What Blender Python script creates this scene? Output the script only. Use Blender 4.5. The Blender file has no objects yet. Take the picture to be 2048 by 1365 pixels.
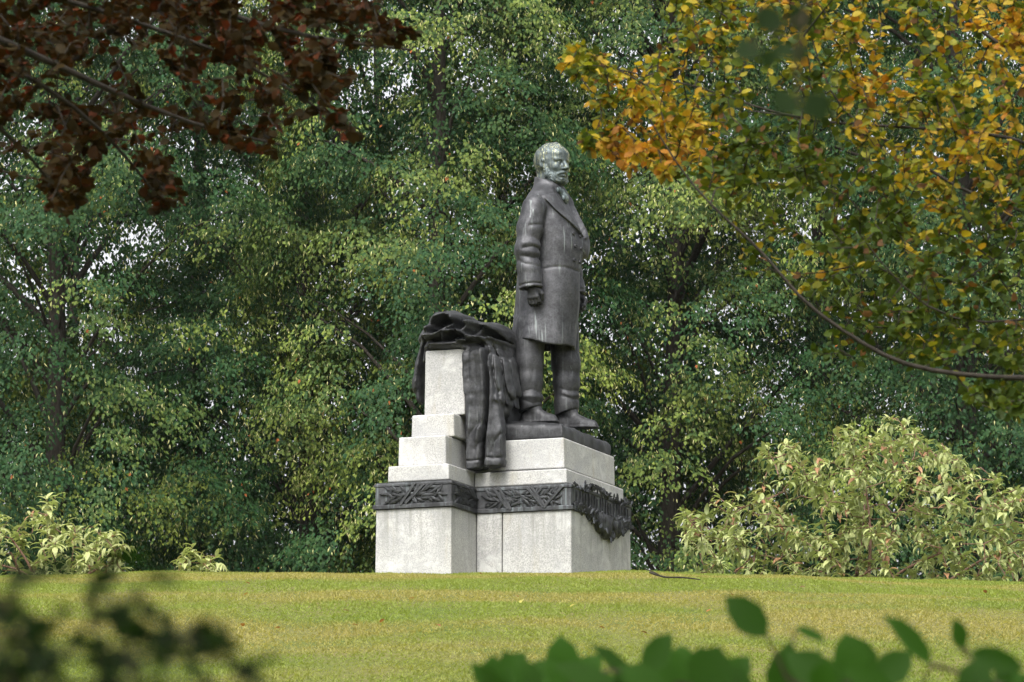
import bpy, math, random
import numpy as np
from mathutils import Vector, Matrix

SC = bpy.context.scene
COL = SC.collection
rng = np.random.default_rng(7)
random.seed(7)

# ------------------------------------------------------------------ camera
F_PX, PITCH, CAM_Z = 7455.0, math.radians(9.65), 1.6
cam_d = bpy.data.cameras.new('camera')
cam = bpy.data.objects.new('camera', cam_d)
COL.objects.link(cam)
cam.location = (0, 0, CAM_Z)
cam.rotation_euler = (math.pi / 2 + PITCH, 0, 0)
cam_d.sensor_width = 36.0
cam_d.lens = F_PX / 2048 * 36.0
cam_d.clip_start = 0.1
cam_d.clip_end = 3000
cam_d.dof.use_dof = True
cam_d.dof.focus_distance = 35.0
cam_d.dof.aperture_fstop = 10.0
cam_d.dof.aperture_blades = 8
SC.camera = cam

# ------------------------------------------------------------------ sky, sun, exposure
SUN_EL, SUN_AZ = math.radians(50), math.radians(197)     # azimuth clockwise from +Y (the view direction)
world = bpy.data.worlds.new('World')
SC.world = world
world.use_nodes = True
wn, wl = world.node_tree.nodes, world.node_tree.links
wn.clear()
sky = wn.new('ShaderNodeTexSky')
sky.sky_type = 'NISHITA'
sky.sun_disc = False
sky.sun_elevation = SUN_EL
sky.sun_rotation = SUN_AZ
sky.air_density = 1.0
sky.dust_density = 6.0
sky.ozone_density = 1.0
hsv = wn.new('ShaderNodeHueSaturation')                  # thin overcast: the blue is mostly veiled
hsv.inputs['Saturation'].default_value = 0.14
bg = wn.new('ShaderNodeBackground')
bg.inputs['Strength'].default_value = 0.15
wo = wn.new('ShaderNodeOutputWorld')
wl.new(sky.outputs[0], hsv.inputs['Color'])
wl.new(hsv.outputs[0], bg.inputs['Color'])
wl.new(bg.outputs[0], wo.inputs[0])

sun_d = bpy.data.lights.new('sun', 'SUN')
sun_d.energy = 1.0
sun_d.angle = math.radians(14)
sun_d.color = (1.0, 0.95, 0.86)
sun = bpy.data.objects.new('sun', sun_d)
COL.objects.link(sun)
sdir = Vector((math.sin(SUN_AZ) * math.cos(SUN_EL), math.cos(SUN_AZ) * math.cos(SUN_EL), math.sin(SUN_EL)))
sun.rotation_euler = sdir.to_track_quat('Z', 'Y').to_euler()
sun.location = (-20, -20, 40)

SC.view_settings.view_transform = 'Standard'
SC.view_settings.look = 'None'
SC.view_settings.gamma = 1.0
SC.view_settings.exposure = 1.2
SC.render.engine = 'CYCLES'
cy = SC.cycles
cy.use_denoising = True
cy.use_adaptive_sampling = True
cy.adaptive_threshold = 0.015
cy.max_bounces = 6
cy.diffuse_bounces = 4
cy.glossy_bounces = 2
cy.transmission_bounces = 4
cy.transparent_max_bounces = 4
cy.caustics_reflective = False
cy.caustics_refractive = False

# ------------------------------------------------------------------ pixel <-> place helpers
_f = np.array([0, math.cos(PITCH), math.sin(PITCH)])
_u = np.array([0, -math.sin(PITCH), math.cos(PITCH)])
CAM = np.array([0, 0, CAM_Z])
XM, DM, ROT = 0.052, 35.0, math.radians(-21)             # monument origin and turn
_c, _s = math.cos(ROT), math.sin(ROT)


def ray(px, py):
    return _f + np.array([1, 0, 0]) * (px - 1024) / F_PX + _u * (682.5 - py) / F_PX


def at(px, py, depth):
    """World point seen at photo pixel (px,py) on the vertical plane Y = depth."""
    d = ray(px, py)
    return CAM + d * (depth / d[1])


def ml(px, py, ly):
    """Monument-local point seen at photo pixel, on the local plane y = ly."""
    d = ray(px, py)
    n = np.array([-_s, _c, 0])
    o = np.array([XM, DM, 0])
    p = CAM + d * (((o - CAM) @ n + ly) / (d @ n))
    q = p - o
    return np.array([_c * q[0] + _s * q[1], -_s * q[0] + _c * q[1], p[2]])


def mlx(px, py, lx):
    d = ray(px, py)
    n = np.array([_c, _s, 0])
    o = np.array([XM, DM, 0])
    p = CAM + d * (((o - CAM) @ n + lx) / (d @ n))
    q = p - o
    return np.array([_c * q[0] + _s * q[1], -_s * q[0] + _c * q[1], p[2]])


_gy = np.array([-60, -20, 0, 8, 14, 20, 26, 30, 33, 35, 38, 42, 50, 60, 80, 120, 200, 900.])
_gz = np.array([0, 0, 0, .45, 1.55, 3.02, 4.18, 4.78, 5.08, 5.19, 5.22, 5.08, 4.3, 3.0, 1.8, 1.2, .8, .5])
_gd = np.gradient(_gz, _gy)


def ground(x, y):
    x, y = np.asarray(x, float), np.asarray(y, float)
    i = np.clip(np.searchsorted(_gy, y) - 1, 0, len(_gy) - 2)
    h = _gy[i + 1] - _gy[i]
    t = np.clip((y - _gy[i]) / h, 0, 1)
    z = ((2 * t**3 - 3 * t**2 + 1) * _gz[i] + (t**3 - 2 * t**2 + t) * h * _gd[i]
         + (-2 * t**3 + 3 * t**2) * _gz[i + 1] + (t**3 - t**2) * h * _gd[i + 1])
    w = np.exp(-((y - 33) / 14.0)**2)
    z = z - w * (0.0045 * np.clip(x, 0, 30)**2 + 0.0008 * np.clip(x, -30, 0)**2)
    z = z + w * (0.012 * np.sin(x * 1.7 + y * .6) + 0.009 * np.sin(x * 3.1 - y * 1.3 + 1.2) + 0.006 * np.sin(x * 6.3 + 2 + y))
    return z


# ------------------------------------------------------------------ object helpers
def tag(o, label=None, cat=None, group=None, kind=None):
    if label: o['label'] = label
    if cat: o['category'] = cat
    if group: o['group'] = group
    if kind: o['kind'] = kind
    return o


def mesh_data(name, verts, faces, smooth=False, tint=None):
    """faces: (n,k) int array or list of tuples; tint: per-vertex rgb."""
    verts = np.asarray(verts, np.float32)
    me = bpy.data.meshes.new(name)
    if isinstance(faces, np.ndarray):
        n, k = faces.shape
        me.vertices.add(len(verts))
        me.vertices.foreach_set('co', verts.ravel())
        me.loops.add(n * k)
        me.loops.foreach_set('vertex_index', faces.astype(np.int32).ravel())
        me.polygons.add(n)
        me.polygons.foreach_set('loop_start', np.arange(0, n * k, k, dtype=np.int32))
        me.polygons.foreach_set('loop_total', np.full(n, k, np.int32))
        me.update(calc_edges=True)
    else:
        me.from_pydata([tuple(v) for v in verts], [], [tuple(f) for f in faces])
        me.update()
    if smooth:
        me.polygons.foreach_set('use_smooth', np.ones(len(me.polygons), bool))
    if tint is not None:
        a = me.color_attributes.new('tint', 'FLOAT_COLOR', 'POINT')
        t = np.ones((len(verts), 4), np.float32)
        t[:, :3] = tint
        a.data.foreach_set('color', t.ravel())
    return me


def link(name, me, mat=None, parent=None):
    o = bpy.data.objects.new(name, me)
    COL.objects.link(o)
    if mat is not None and me is not None and not me.materials:
        me.materials.append(mat)
    if parent is not None:
        o.parent = parent
    return o


def empty(name, loc=(0, 0, 0), rz=0):
    o = bpy.data.objects.new(name, None)
    COL.objects.link(o)
    o.location = loc
    o.rotation_euler = (0, 0, rz)
    o.empty_display_size = 0.2
    return o


def nrm(v):
    v = np.asarray(v, float)
    return v / np.maximum(np.linalg.norm(v, axis=-1, keepdims=True), 1e-9)


# ------------------------------------------------------------------ materials
def new_mat(name):
    m = bpy.data.materials.new(name)
    m.use_nodes = True
    n, l = m.node_tree.nodes, m.node_tree.links
    n.clear()
    return m, n, l


def noise(n, l, scale, detail=4, rough=.55, vec=None, dist=0):
    t = n.new('ShaderNodeTexNoise')
    t.inputs['Scale'].default_value = scale
    t.inputs['Detail'].default_value = detail
    t.inputs['Roughness'].default_value = rough
    t.inputs['Distortion'].default_value = dist
    if vec is not None: l.new(vec, t.inputs['Vector'])
    return t.outputs['Fac']


def ramp(n, l, fac, stops):
    r = n.new('ShaderNodeValToRGB')
    e = r.color_ramp.elements
    while len(e) < len(stops): e.new(0.5)
    for el, (p, c) in zip(e, stops):
        el.position = p
        el.color = (c, c, c, 1) if not isinstance(c, tuple) else (*c, 1)
    l.new(fac, r.inputs[0])
    return r.outputs[0]


def mixc(n, l, fac, a, b, mode='MIX'):
    m = n.new('ShaderNodeMix')
    m.data_type = 'RGBA'
    m.blend_type = mode
    for sock, v in ((m.inputs[0], fac), (m.inputs[6], a), (m.inputs[7], b)):
        if isinstance(v, (int, float)): sock.default_value = v
        elif isinstance(v, tuple): sock.default_value = (*v, 1)
        else: l.new(v, sock)
    return m.outputs[2]


def mapping(n, l, scale):
    tc = n.new('ShaderNodeTexCoord')
    mp = n.new('ShaderNodeMapping')
    mp.inputs['Scale'].default_value = scale
    l.new(tc.outputs['Object'], mp.inputs[0])
    return mp.outputs[0]


def bump(n, l, h, strength, dist=.01):
    b = n.new('ShaderNodeBump')
    b.inputs['Strength'].default_value = strength
    b.inputs['Distance'].default_value = dist
    l.new(h, b.inputs['Height'])
    return b.outputs[0]


def principled(n, l, col, rough=.6, metal=0., spec=.5, nor=None):
    p = n.new('ShaderNodeBsdfPrincipled')
    for k, v in (('Base Color', col), ('Roughness', rough), ('Metallic', metal), ('Specular IOR Level', spec)):
        if isinstance(v, tuple): p.inputs[k].default_value = (*v, 1)
        elif isinstance(v, (int, float)): p.inputs[k].default_value = v
        else: l.new(v, p.inputs[k])
    if nor is not None: l.new(nor, p.inputs['Normal'])
    return p


def out(n, l, sh):
    o = n.new('ShaderNodeOutputMaterial')
    l.new(sh, o.inputs[0])


def leaf_mat(name, trans=.35, rough=.5, spec=.3, tcol=(1.15, 1.25, .6), under=None):
    m, n, l = new_mat(name)
    a = n.new('ShaderNodeAttribute')
    a.attribute_name = 'tint'
    col = a.outputs['Color']
    tc = n.new('ShaderNodeTexCoord')
    f = noise(n, l, 60, 3, vec=tc.outputs['Object'])
    col = mixc(n, l, 1.0, col, ramp(n, l, f, [(.3, .75), (.7, 1.2)]), 'MULTIPLY')
    if under:
        g = n.new('ShaderNodeNewGeometry')
        col2 = mixc(n, l, .6, col, under)
        col = mixc(n, l, g.outputs['Backfacing'], col, col2)
    p = principled(n, l, col, rough, 0, spec)
    t = n.new('ShaderNodeBsdfTranslucent')
    l.new(mixc(n, l, 1.0, col, tcol, 'MULTIPLY'), t.inputs[0])
    mx = n.new('ShaderNodeMixShader')
    mx.inputs[0].default_value = trans
    l.new(p.outputs[0], mx.inputs[1])
    l.new(t.outputs[0], mx.inputs[2])
    out(n, l, mx.outputs[0])
    return m


def bark_mat(name, c1, c2):
    m, n, l = new_mat(name)
    v = mapping(n, l, (9, 9, 2.5))
    f = noise(n, l, 3, 6, .65, v)
    p = principled(n, l, ramp(n, l, f, [(.3, c1), (.7, c2)]), .9, 0, .2, bump(n, l, f, .6, .02))
    out(n, l, p.outputs[0])
    return m


def granite_mat():
    m, n, l = new_mat('granite')
    v = mapping(n, l, (1, 1, 1))
    f1 = noise(n, l, 95, 2, .7, v)
    f2 = noise(n, l, 48, 2, .6, v)
    base = mixc(n, l, ramp(n, l, f1, [(.36, 0.), (.64, 1.)]), (.26, .26, .255), (.46, .455, .44))
    base = mixc(n, l, ramp(n, l, f2, [(.60, 0.), (.70, .42)]), base, (.13, .13, .13))
    big = noise(n, l, 2.6, 6, .6, v, .6)
    base = mixc(n, l, ramp(n, l, big, [(.40, .45), (.58, 0.)]), base, (.27, .275, .28))
    pale = noise(n, l, 4.2, 6, .65, v, .4)
    base = mixc(n, l, ramp(n, l, pale, [(.52, 0.), (.66, .55)]), base, (.56, .56, .55))
    st = noise(n, l, 2.2, 5, .7, mapping(n, l, (3.2, 3.2, .45)))
    base = mixc(n, l, ramp(n, l, st, [(.56, 0.), (.74, .5)]), base, (.27, .24, .16))
    sx = n.new('ShaderNodeSeparateXYZ')
    l.new(v, sx.inputs[0])
    fall_ = n.new('ShaderNodeMapRange')
    for k_, val in ((1, .15), (2, .72), (3, 0.), (4, 1.)): fall_.inputs[k_].default_value = val
    l.new(sx.outputs[2], fall_.inputs[0])
    under = n.new('ShaderNodeMath')
    under.operation = 'LESS_THAN'
    l.new(sx.outputs[2], under.inputs[0])
    under.inputs[1].default_value = .706
    m1 = n.new('ShaderNodeMath'); m1.operation = 'MULTIPLY'
    l.new(fall_.outputs[0], m1.inputs[0]); l.new(under.outputs[0], m1.inputs[1])
    run = noise(n, l, 1.6, 4, .65, mapping(n, l, (9, 9, .5)))
    m2 = n.new('ShaderNodeMath'); m2.operation = 'MULTIPLY'
    l.new(m1.outputs[0], m2.inputs[0]); l.new(ramp(n, l, run, [(.45, 0.), (.68, .75)]), m2.inputs[1])
    base = mixc(n, l, m2.outputs[0], base, (.17, .17, .155))
    oi = n.new('ShaderNodeObjectInfo')
    base = mixc(n, l, 1.0, base, ramp(n, l, oi.outputs['Random'], [(0., .88), (1., 1.06)]), 'MULTIPLY')
    p = principled(n, l, base, .75, 0, .3, bump(n, l, f1, .35, .004))
    out(n, l, p.outputs[0])
    return m


def bronze_mat(name, c1, c2, streak=(.30, .36, .33), streak_amt=.35, thresh=.60, freq=38):
    m, n, l = new_mat(name)
    v = mapping(n, l, (1, 1, 1))
    f = noise(n, l, 6, 6, .6, v)
    fine = noise(n, l, 55, 4, .6, v)
    col = ramp(n, l, f, [(.3, c1), (.7, c2)])
    col = mixc(n, l, .6, col, ramp(n, l, fine, [(.3, .5), (.7, 1.45)]), 'MULTIPLY')
    mid = noise(n, l, 17, 5, .65, v)
    col = mixc(n, l, .55, col, ramp(n, l, mid, [(.35, .6), (.65, 1.35)]), 'MULTIPLY')
    s1 = noise(n, l, 1.0, 3, .6, mapping(n, l, (freq, freq, 1.6)))
    s2 = noise(n, l, 3.0, 2, .5, v)
    sm = n.new('ShaderNodeMath')
    sm.operation = 'MULTIPLY'
    l.new(ramp(n, l, s1, [(thresh, 0.), (thresh + .07, 1.)]), sm.inputs[0])
    l.new(ramp(n, l, s2, [(.42, 0.), (.60, streak_amt)]), sm.inputs[1])
    col = mixc(n, l, sm.outputs[0], col, streak)
    p = principled(n, l, col, ramp(n, l, fine, [(.3, .52), (.7, .68)]), .8, .45, bump(n, l, fine, .15, .004))
    out(n, l, p.outputs[0])
    return m


GRANITE = granite_mat()
BRONZE = bronze_mat('bronze_coat', (.054, .055, .060), (.102, .103, .110), (.30, .34, .33), .5, .59)
BRONZE_DARK = bronze_mat('bronze_dark', (.037, .038, .041), (.078, .079, .083), (.22, .24, .24), .35, .58)
BRONZE_HEAD = bronze_mat('bronze_weathered', (.060, .080, .082), (.135, .158, .162), (.50, .50, .31), .9, .54, 85)
FRIEZE = bronze_mat('bronze_frieze', (.035, .036, .038), (.085, .087, .092), (.20, .23, .24), .5, .52)
BARK = bark_mat('bark', (.018, .015, .012), (.05, .043, .034))
TWIG = bark_mat('twig_bark', (.05, .035, .022), (.11, .085, .06))
RED_TWIG = bark_mat('red_twig_bark', (.10, .04, .025), (.22, .15, .11))
LIME_LEAF = leaf_mat('lime_leaf', .24, .6, .14)
BEECH_LEAF = leaf_mat('beech_leaf', .42, .55, .2, (1.3, 1.2, .5))
COPPER_LEAF = leaf_mat('copper_leaf', .32, .6, .10, (1.6, .8, .5))
SHRUB_LEAF = leaf_mat('shrub_leaf', .30, .5, .35, (1.1, 1.2, .6), (.34, .38, .20))
DARK_LEAF = leaf_mat('dark_leaf', .42, .6, .15, (1.0, 1.5, .35))
GRASS_BLADE = leaf_mat('grass_blade', .5, .7, .1, (1.1, 1.15, .5))


def soil_mat():
    m, n, l = new_mat('turf')
    v = mapping(n, l, (1, 1, 1))
    f = noise(n, l, .8, 6, .6, v)
    f2 = noise(n, l, 25, 4, .6, v)
    c = ramp(n, l, f, [(.35, (.09, .12, .025)), (.6, (.15, .14, .05))])
    c = mixc(n, l, .6, c, ramp(n, l, f2, [(.3, .5), (.7, 1.3)]), 'MULTIPLY')
    p = principled(n, l, c, .9, 0, .1, bump(n, l, f2, .6, .03))
    out(n, l, p.outputs[0])
    return m


TURF = soil_mat()

# ------------------------------------------------------------------ ground
gx = np.unique(np.concatenate([np.linspace(-500, -15, 20), np.linspace(-15, 15, 81), np.linspace(15, 500, 20)]))
gyy = np.unique(np.concatenate([np.linspace(-60, 16, 20), np.linspace(16, 46, 121), np.linspace(46, 100, 30), np.linspace(100, 900, 20)]))
GX, GY = np.meshgrid(gx, gyy)
gv = np.stack([GX, GY, ground(GX, GY)], -1).reshape(-1, 3)
nx, ny = len(gx), len(gyy)
ii = np.arange(nx - 1)[None, :] + np.arange(ny - 1)[:, None] * nx
gf = np.stack([ii, ii + 1, ii + 1 + nx, ii + nx], -1).reshape(-1, 4)
lawn = link('lawn', mesh_data('lawn', gv, gf, True), TURF)
tag(lawn, 'mown grassy knoll rising to the statue', kind='structure')


def vnoise(x, y, s, seed):
    """cheap smooth value noise"""
    r = np.random.default_rng(seed)
    tab = r.random((64, 64))
    X, Y = x / s, y / s
    xi, yi = np.floor(X).astype(int), np.floor(Y).astype(int)
    fx, fy = X - xi, Y - yi
    fx, fy = fx * fx * (3 - 2 * fx), fy * fy * (3 - 2 * fy)
    g = lambda a, b: tab[a % 64, b % 64]
    return (g(xi, yi) * (1 - fx) + g(xi + 1, yi) * fx) * (1 - fy) + (g(xi, yi + 1) * (1 - fx) + g(xi + 1, yi + 1) * fx) * fy


def grass():
    N = 420000
    y = 18.5 + 19.5 * rng.random(N)**0.9
    x = (rng.random(N) * 2 - 1) * (y * .155 + .8)
    # nothing grows where the pedestal stands
    qx, qy = x - XM, y - DM
    lx, ly_ = _c * qx + _s * qy, -_s * qx + _c * qy
    keep = ~(((lx > -.87) & (lx < -.09) & (abs(ly_) < 1.45)) | ((lx > -.1) & (lx < .85) & (abs(ly_) < .84)))
    x, y = x[keep], y[keep]
    N = len(x)
    z = ground(x, y)
    hmul = .7 + .7 * vnoise(x, y, .35, 5)
    lx, ly_ = lx[keep], ly_[keep]
    dp = np.minimum(np.hypot(np.maximum(np.maximum(-.87 - lx, lx + .09), 0), np.maximum(abs(ly_) - 1.45, 0)), np.hypot(np.maximum(np.maximum(-.1 - lx, lx - .85), 0), np.maximum(abs(ly_) - .84, 0)))
    hmul = hmul * (1 + 2.6 * np.exp(-dp / .10) * rng.random(N))       # uncut fringe along the stone
    hgt = (.010 + .013 * rng.random(N)) * hmul
    wid = .005 + .004 * rng.random(N)
    a = rng.random(N) * math.pi * 2
    lean = rng.normal(0, .018, (N, 2))
    p = np.stack([x, y, z - .004], -1)
    s = np.stack([np.cos(a) * wid, np.sin(a) * wid, np.zeros(N)], -1)
    t = p + np.stack([lean[:, 0], lean[:, 1], hgt], -1)
    V = np.stack([p - s, p + s, t], 1).reshape(-1, 3)
    Fc = np.arange(N * 3).reshape(-1, 3)
    dry = .62 * vnoise(x * .45, y * .8, 1.0, 3) + .28 * vnoise(x * .7, y, .5, 9) + .10 * vnoise(x, y, .2, 8)
    strip = np.exp(-((y - 23.9 - .25 * np.sin(x)) / .7)**2) * .34 + np.exp(-((y - 26.8 - .15 * np.sin(x * 1.3)) / .35)**2) * .22 + np.exp(-((y - 29.3) / .3)**2) * .18 - np.exp(-((y - 28.) / .5)**2) * .08
    dry = np.clip((dry + strip - .50) * 3.8, 0, 1) * .65
    dry = np.clip(dry + (rng.random(N) < .05) * .2, 0, 1)[:, None]
    g = np.array([.255, .308, .080]) * (.95 + .10 * rng.random((N, 1)))
    d = np.array([.42, .335, .15]) * (.85 + .3 * rng.random((N, 1)))
    col = g * (1 - dry) + d * dry
    o = link('grass', mesh_data('grass', V, Fc, False, np.repeat(col, 3, 0)), GRASS_BLADE)
    tag(o, 'short mown yellow-green grass with drier straw patches', 'grass', kind='stuff')


grass()


# ------------------------------------------------------------------ boxes
def box_mesh(name, x0, x1, y0, y1, z0, z1, bev=.012, batter=0., seed=0):
    """Chamfered block whose sides lean in by `batter` at the top, edges a touch uneven."""
    r = np.random.default_rng(seed)
    bm_v, bm_f = [], []
    import bmesh
    bm = bmesh.new()
    b = batter
    co = [(x0, y0, z0), (x1, y0, z0), (x1, y1, z0), (x0, y1, z0), (x0 + b, y0 + b, z1), (x1 - b, y0 + b, z1), (x1 - b, y1 - b, z1), (x0 + b, y1 - b, z1)]
    vs = [bm.verts.new(c) for c in co]
    for f in ((0, 3, 2, 1), (4, 5, 6, 7), (0, 1, 5, 4), (1, 2, 6, 5), (2, 3, 7, 6), (3, 0, 4, 7)):
        bm.faces.new([vs[i] for i in f])
    bmesh.ops.bevel(bm, geom=bm.edges[:], offset=bev, segments=3, profile=.5, affect='EDGES')
    me = bpy.data.meshes.new(name)
    bm.to_mesh(me)
    bm.free()
    return me


# ------------------------------------------------------------------ pedestal
PBASE = np.array([0, 0, 5.10])
ped = empty('pedestal', (XM, DM, PBASE[2]), ROT)
tag(ped, 'stepped pale grey granite pedestal with a dark bronze frieze band, on the grassy crest', 'pedestal')
Z_PL, Z_BA, Z_C, Z_B, Z_A, Z_T = 5.805, 6.05, 6.205, 6.487, 6.71, 7.335


def block(x0, x1, y0, y1, z0, z1, bev=.012, batter=0., seed=0):
    g = .0025
    me = box_mesh('granite_block', x0 + g, x1 - g, y0 + g, y1 - g, z0 - PBASE[2] + g, z1 - PBASE[2] - g, bev, batter, seed)
    return link('granite_block', me, GRANITE, ped)


PX0, PX1, PY = -.845, -.085, 1.456        # pier (the back wall): x range and half depth
MX1, MY = .85, .84                         # main block: front and half depth
# plinth course
block(PX0, PX1, -PY, -.55, 5.0, Z_PL, .012, .006)
block(PX0, PX1, -.55, .55, 5.0, Z_PL, .012, .006)
block(PX0, PX1, .55, PY, 5.0, Z_PL, .012, .006)
block(PX1, .165, -MY, MY, 5.0, Z_PL, .006)
block(.165, MX1, -MY, .03, 5.0, Z_PL, .012, .004)
block(.165, MX1 - .004, .03, MY, 5.0, Z_PL, .012, .004)
# core behind the frieze
block(PX0 + .03, PX1 - .03, -PY + .03, PY - .03, Z_PL, Z_BA, .004)
block(PX1 - .03, MX1 - .03, -MY + .03, MY - .03, Z_PL, Z_BA, .004)
# course above the frieze
block(-.738, -.128, -1.42, 1.42, Z_BA, Z_C, .014, .003)
block(-.128, .79, -.80, .80, Z_BA, Z_C - .012, .014, .003)
# seat block under the bronze base and the stepped back wall
block(-.135, .737, -.72, .70, Z_C, 6.495, .014, .006)
block(-.685, -.205, -1.30, 1.30, Z_C, Z_B, .014, .004)
block(-.617, -.185, -1.15, 1.15, Z_B, Z_A, .014, .004)
block(-.55, -.140, -1.0, 1.0, Z_A, Z_T, .012, .006)

# bronze frieze: one band around the pier and the main block, with relief leaves and staves
frieze_parts = []


def lathe_profile_band():
    """Band following the plan outline, with a rounded top and a fillet at the foot."""
    out_pts = [(PX0, -PY), (PX1, -PY), (PX1, -MY), (MX1, -MY), (MX1, MY), (PX1, MY), (PX1, PY), (PX0, PY)]
    prof = [(.006, 0), (.016, 0), (.016, .030), (.012, .036), (-.004, .042), (-.004, .200), (.004, .206), (.004, .222), (-.002, .232), (-.012, .240), (-.03, .245), (-.05, .246)]
    n = len(out_pts)
    P = np.array(out_pts, float)
    V, Fq = [], []
    for off, h in prof:
        for i in range(n):
            a, b, c = P[i - 1], P[i], P[(i + 1) % n]
            d1, d2 = nrm(b - a), nrm(c - b)
            n1, n2 = np.array([d1[1], -d1[0]]), np.array([d2[1], -d2[0]])
            m = (n1 + n2) / (1 + n1 @ n2)
            q = b + m * off
            V.append((q[0], q[1], Z_PL + h - PBASE[2]))
    for k in range(len(prof) - 1):
        for i in range(n):
            j = (i + 1) % n
            Fq.append((k * n + i, k * n + j, (k + 1) * n + j, (k + 1) * n + i))
    return V, Fq


fv, ff = lathe_profile_band()
frieze = link('frieze', mesh_data('frieze', fv, ff), FRIEZE, ped)
frieze['label'] = 'dark bronze frieze band of laurel leaves and staves'


def relief_leaf(L, W, H):
    V, Fq = [], []
    prof = [(0, 0.08), (.2, .75), (.45, 1.), (.75, .7), (1, .05)]
    for t, w in prof:
        V += [(t * L - L / 2, -w * W / 2, 0), (t * L - L / 2, -w * W * .25, H * (.55 + .4 * w)), (t * L - L / 2, 0, H * (.35 + .25 * w)),
              (t * L - L / 2, w * W * .25, H * (.55 + .4 * w)), (t * L - L / 2, w * W / 2, 0)]
    for i in range(4):
        for j in range(4):
            a = i * 5 + j
            Fq.append((a, a + 5, a + 6, a + 1))
    return mesh_data('relief_leaf', V, Fq, True)


RL = [relief_leaf(.115, .036, .022), relief_leaf(.09, .032, .020), relief_leaf(.13, .030, .022)]
for r_ in RL: r_.materials.append(FRIEZE)


def stave_mesh():
    me = box_mesh('relief_stave', -.125, .125, -.014, .014, -.002, .018, .004)
    me.materials.append(FRIEZE)
    return me


STAVE = stave_mesh()


def on_face(me, name, p, nvec, ang, tilt=0., sc=1.):
    """Place a relief piece on a vertical face with outward normal nvec; ang turns it in the face."""
    n_ = Vector(nvec).normalized()
    up = Vector((0, 0, 1))
    right = up.cross(n_).normalized()
    R = Matrix((right, up, n_)).transposed().to_4x4()
    M = Matrix.Translation(Vector(p) - Vector(PBASE)) @ R @ Matrix.Rotation(ang, 4, 'Z') @ Matrix.Rotation(tilt, 4, 'Y') @ Matrix.Scale(sc, 4)
    o = link(name, me, None, frieze)
    o.matrix_local = M
    return o


fr = random.Random(3)


def garland_run(p0, p1, nvec, flip=1):
    """Laurel spray along a face from p0 to p1 (xy), leaves fanning both sides of a middle stem."""
    p0, p1 = np.array(p0), np.array(p1)
    L = np.linalg.norm(p1 - p0)
    k = int(L / .034)
    for i in range(k):
        t = (i + .5) / k
        q = p0 + (p1 - p0) * t
        for row in (-1, 0, 1):
            if row == 0 and fr.random() < .15: continue
            z = Z_PL + .122 + row * .048 + fr.uniform(-.014, .014)
            a = flip * (row * -.55 + fr.uniform(-.6, .6))
            if flip < 0: a += math.pi
            me = fr.choice(RL)
            off = fr.uniform(-.015, .015)
            d = (p1 - p0) / L * off
            on_face(me, 'relief_leaf', (q[0] + d[0] + nvec[0] * -.003, q[1] + d[1] + nvec[1] * -.003, z), nvec, a, fr.uniform(-.25, .05), fr.uniform(.85, 1.2))


nf = (0, -1, 0)
garland_run((PX0 + .10, -PY), (PX0 + .30, -PY), nf, 1)
garland_run((PX0 + .36, -PY), (PX1 - .09, -PY), nf, -1)
garland_run((PX1, -PY + .10), (PX1, -MY - .03), (1, 0, 0), 1)
garland_run((PX1 + .10, -MY), (.34, -MY), nf, 1)
garland_run((.36, -MY), (MX1 - .12, -MY), nf, -1)
for x_, a_ in ((PX0 + .33, .95), (PX0 + .40, .75), (.16, -.95), (.20, -1.05), (.50, -.85), (.53, -.95), (.68, .8)):
    y_ = -PY if x_ < PX1 else -MY
    on_face(STAVE, 'relief_stave', (x_, y_ - .004, Z_PL + .125), nf, a_)
# front face (facing along local +x): tablet with upright ribs, leaf cresting and a hanging swag
nx_ = (1, 0, 0)
RIB = box_mesh('tablet_rib', -.075, .075, -.006, .006, -.004, .010, .003)
RIB.materials.append(FRIEZE)
for i in range(19):
    y_ = -.68 + i * .078 + fr.uniform(-.012, .012)
    on_face(RIB, 'tablet_rib', (MX1, y_, Z_PL + .125 + fr.uniform(-.01, .01)), nx_, math.pi / 2, 0, fr.uniform(.75, 1.))
for i in range(62):                                   # cresting along the top edge
    y_ = fr.uniform(-.80, .80)
    hump = .045 * math.exp(-((y_ + .18) / .3)**2) + .03 * math.exp(-((y_ - .8) / .12)**2)
    on_face(fr.choice(RL), 'relief_leaf', (MX1 + fr.uniform(.0, .022), y_, Z_PL + .235 + fr.uniform(-.03, .012) + hump), nx_, fr.uniform(0, 6.28), fr.uniform(-.6, .6), fr.uniform(.6, .95))
ys_ = np.linspace(-.82, .80, 60)
sv, sf = [], []
for y_ in ys_:
    low = .02 + .21 * max(0., 1 - ((y_ - .12) / .56)**2) + .012 * math.sin(y_ * 31) + .008 * math.sin(y_ * 67 + 1)
    bul = .012 + .035 * min(1, low / .2)
    for k_, (fx_, fz_) in enumerate(((0, 1), (.6, .97), (1, .7), (.95, .35), (.55, .06), (0, 0))):
        sv.append((MX1 + .004 + bul * fx_ * (1 + .25 * math.sin(y_ * 45 + k_)), y_, Z_PL + .055 - low * (1 - fz_) - PBASE[2]))
for i in range(59):
    for k_ in range(5):
        a_ = i * 6 + k_
        sf.append((a_, a_ + 6, a_ + 7, a_ + 1))
link('swag', mesh_data('swag', sv, sf, True), FRIEZE, frieze)
for i in range(120):                                  # swag
    y_ = fr.uniform(-.78, .74)
    low = .03 + .20 * max(0., 1 - ((y_ - .12) / .55)**2)
    t = fr.random()
    on_face(fr.choice(RL), 'relief_leaf', (MX1 + .010 + .03 * fr.random() * (low > .06), y_, Z_PL + .05 - low * t), nx_, -math.pi / 2 + fr.uniform(-1.3, 1.3), fr.uniform(-.5, .5), fr.uniform(.7, 1.1))


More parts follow.
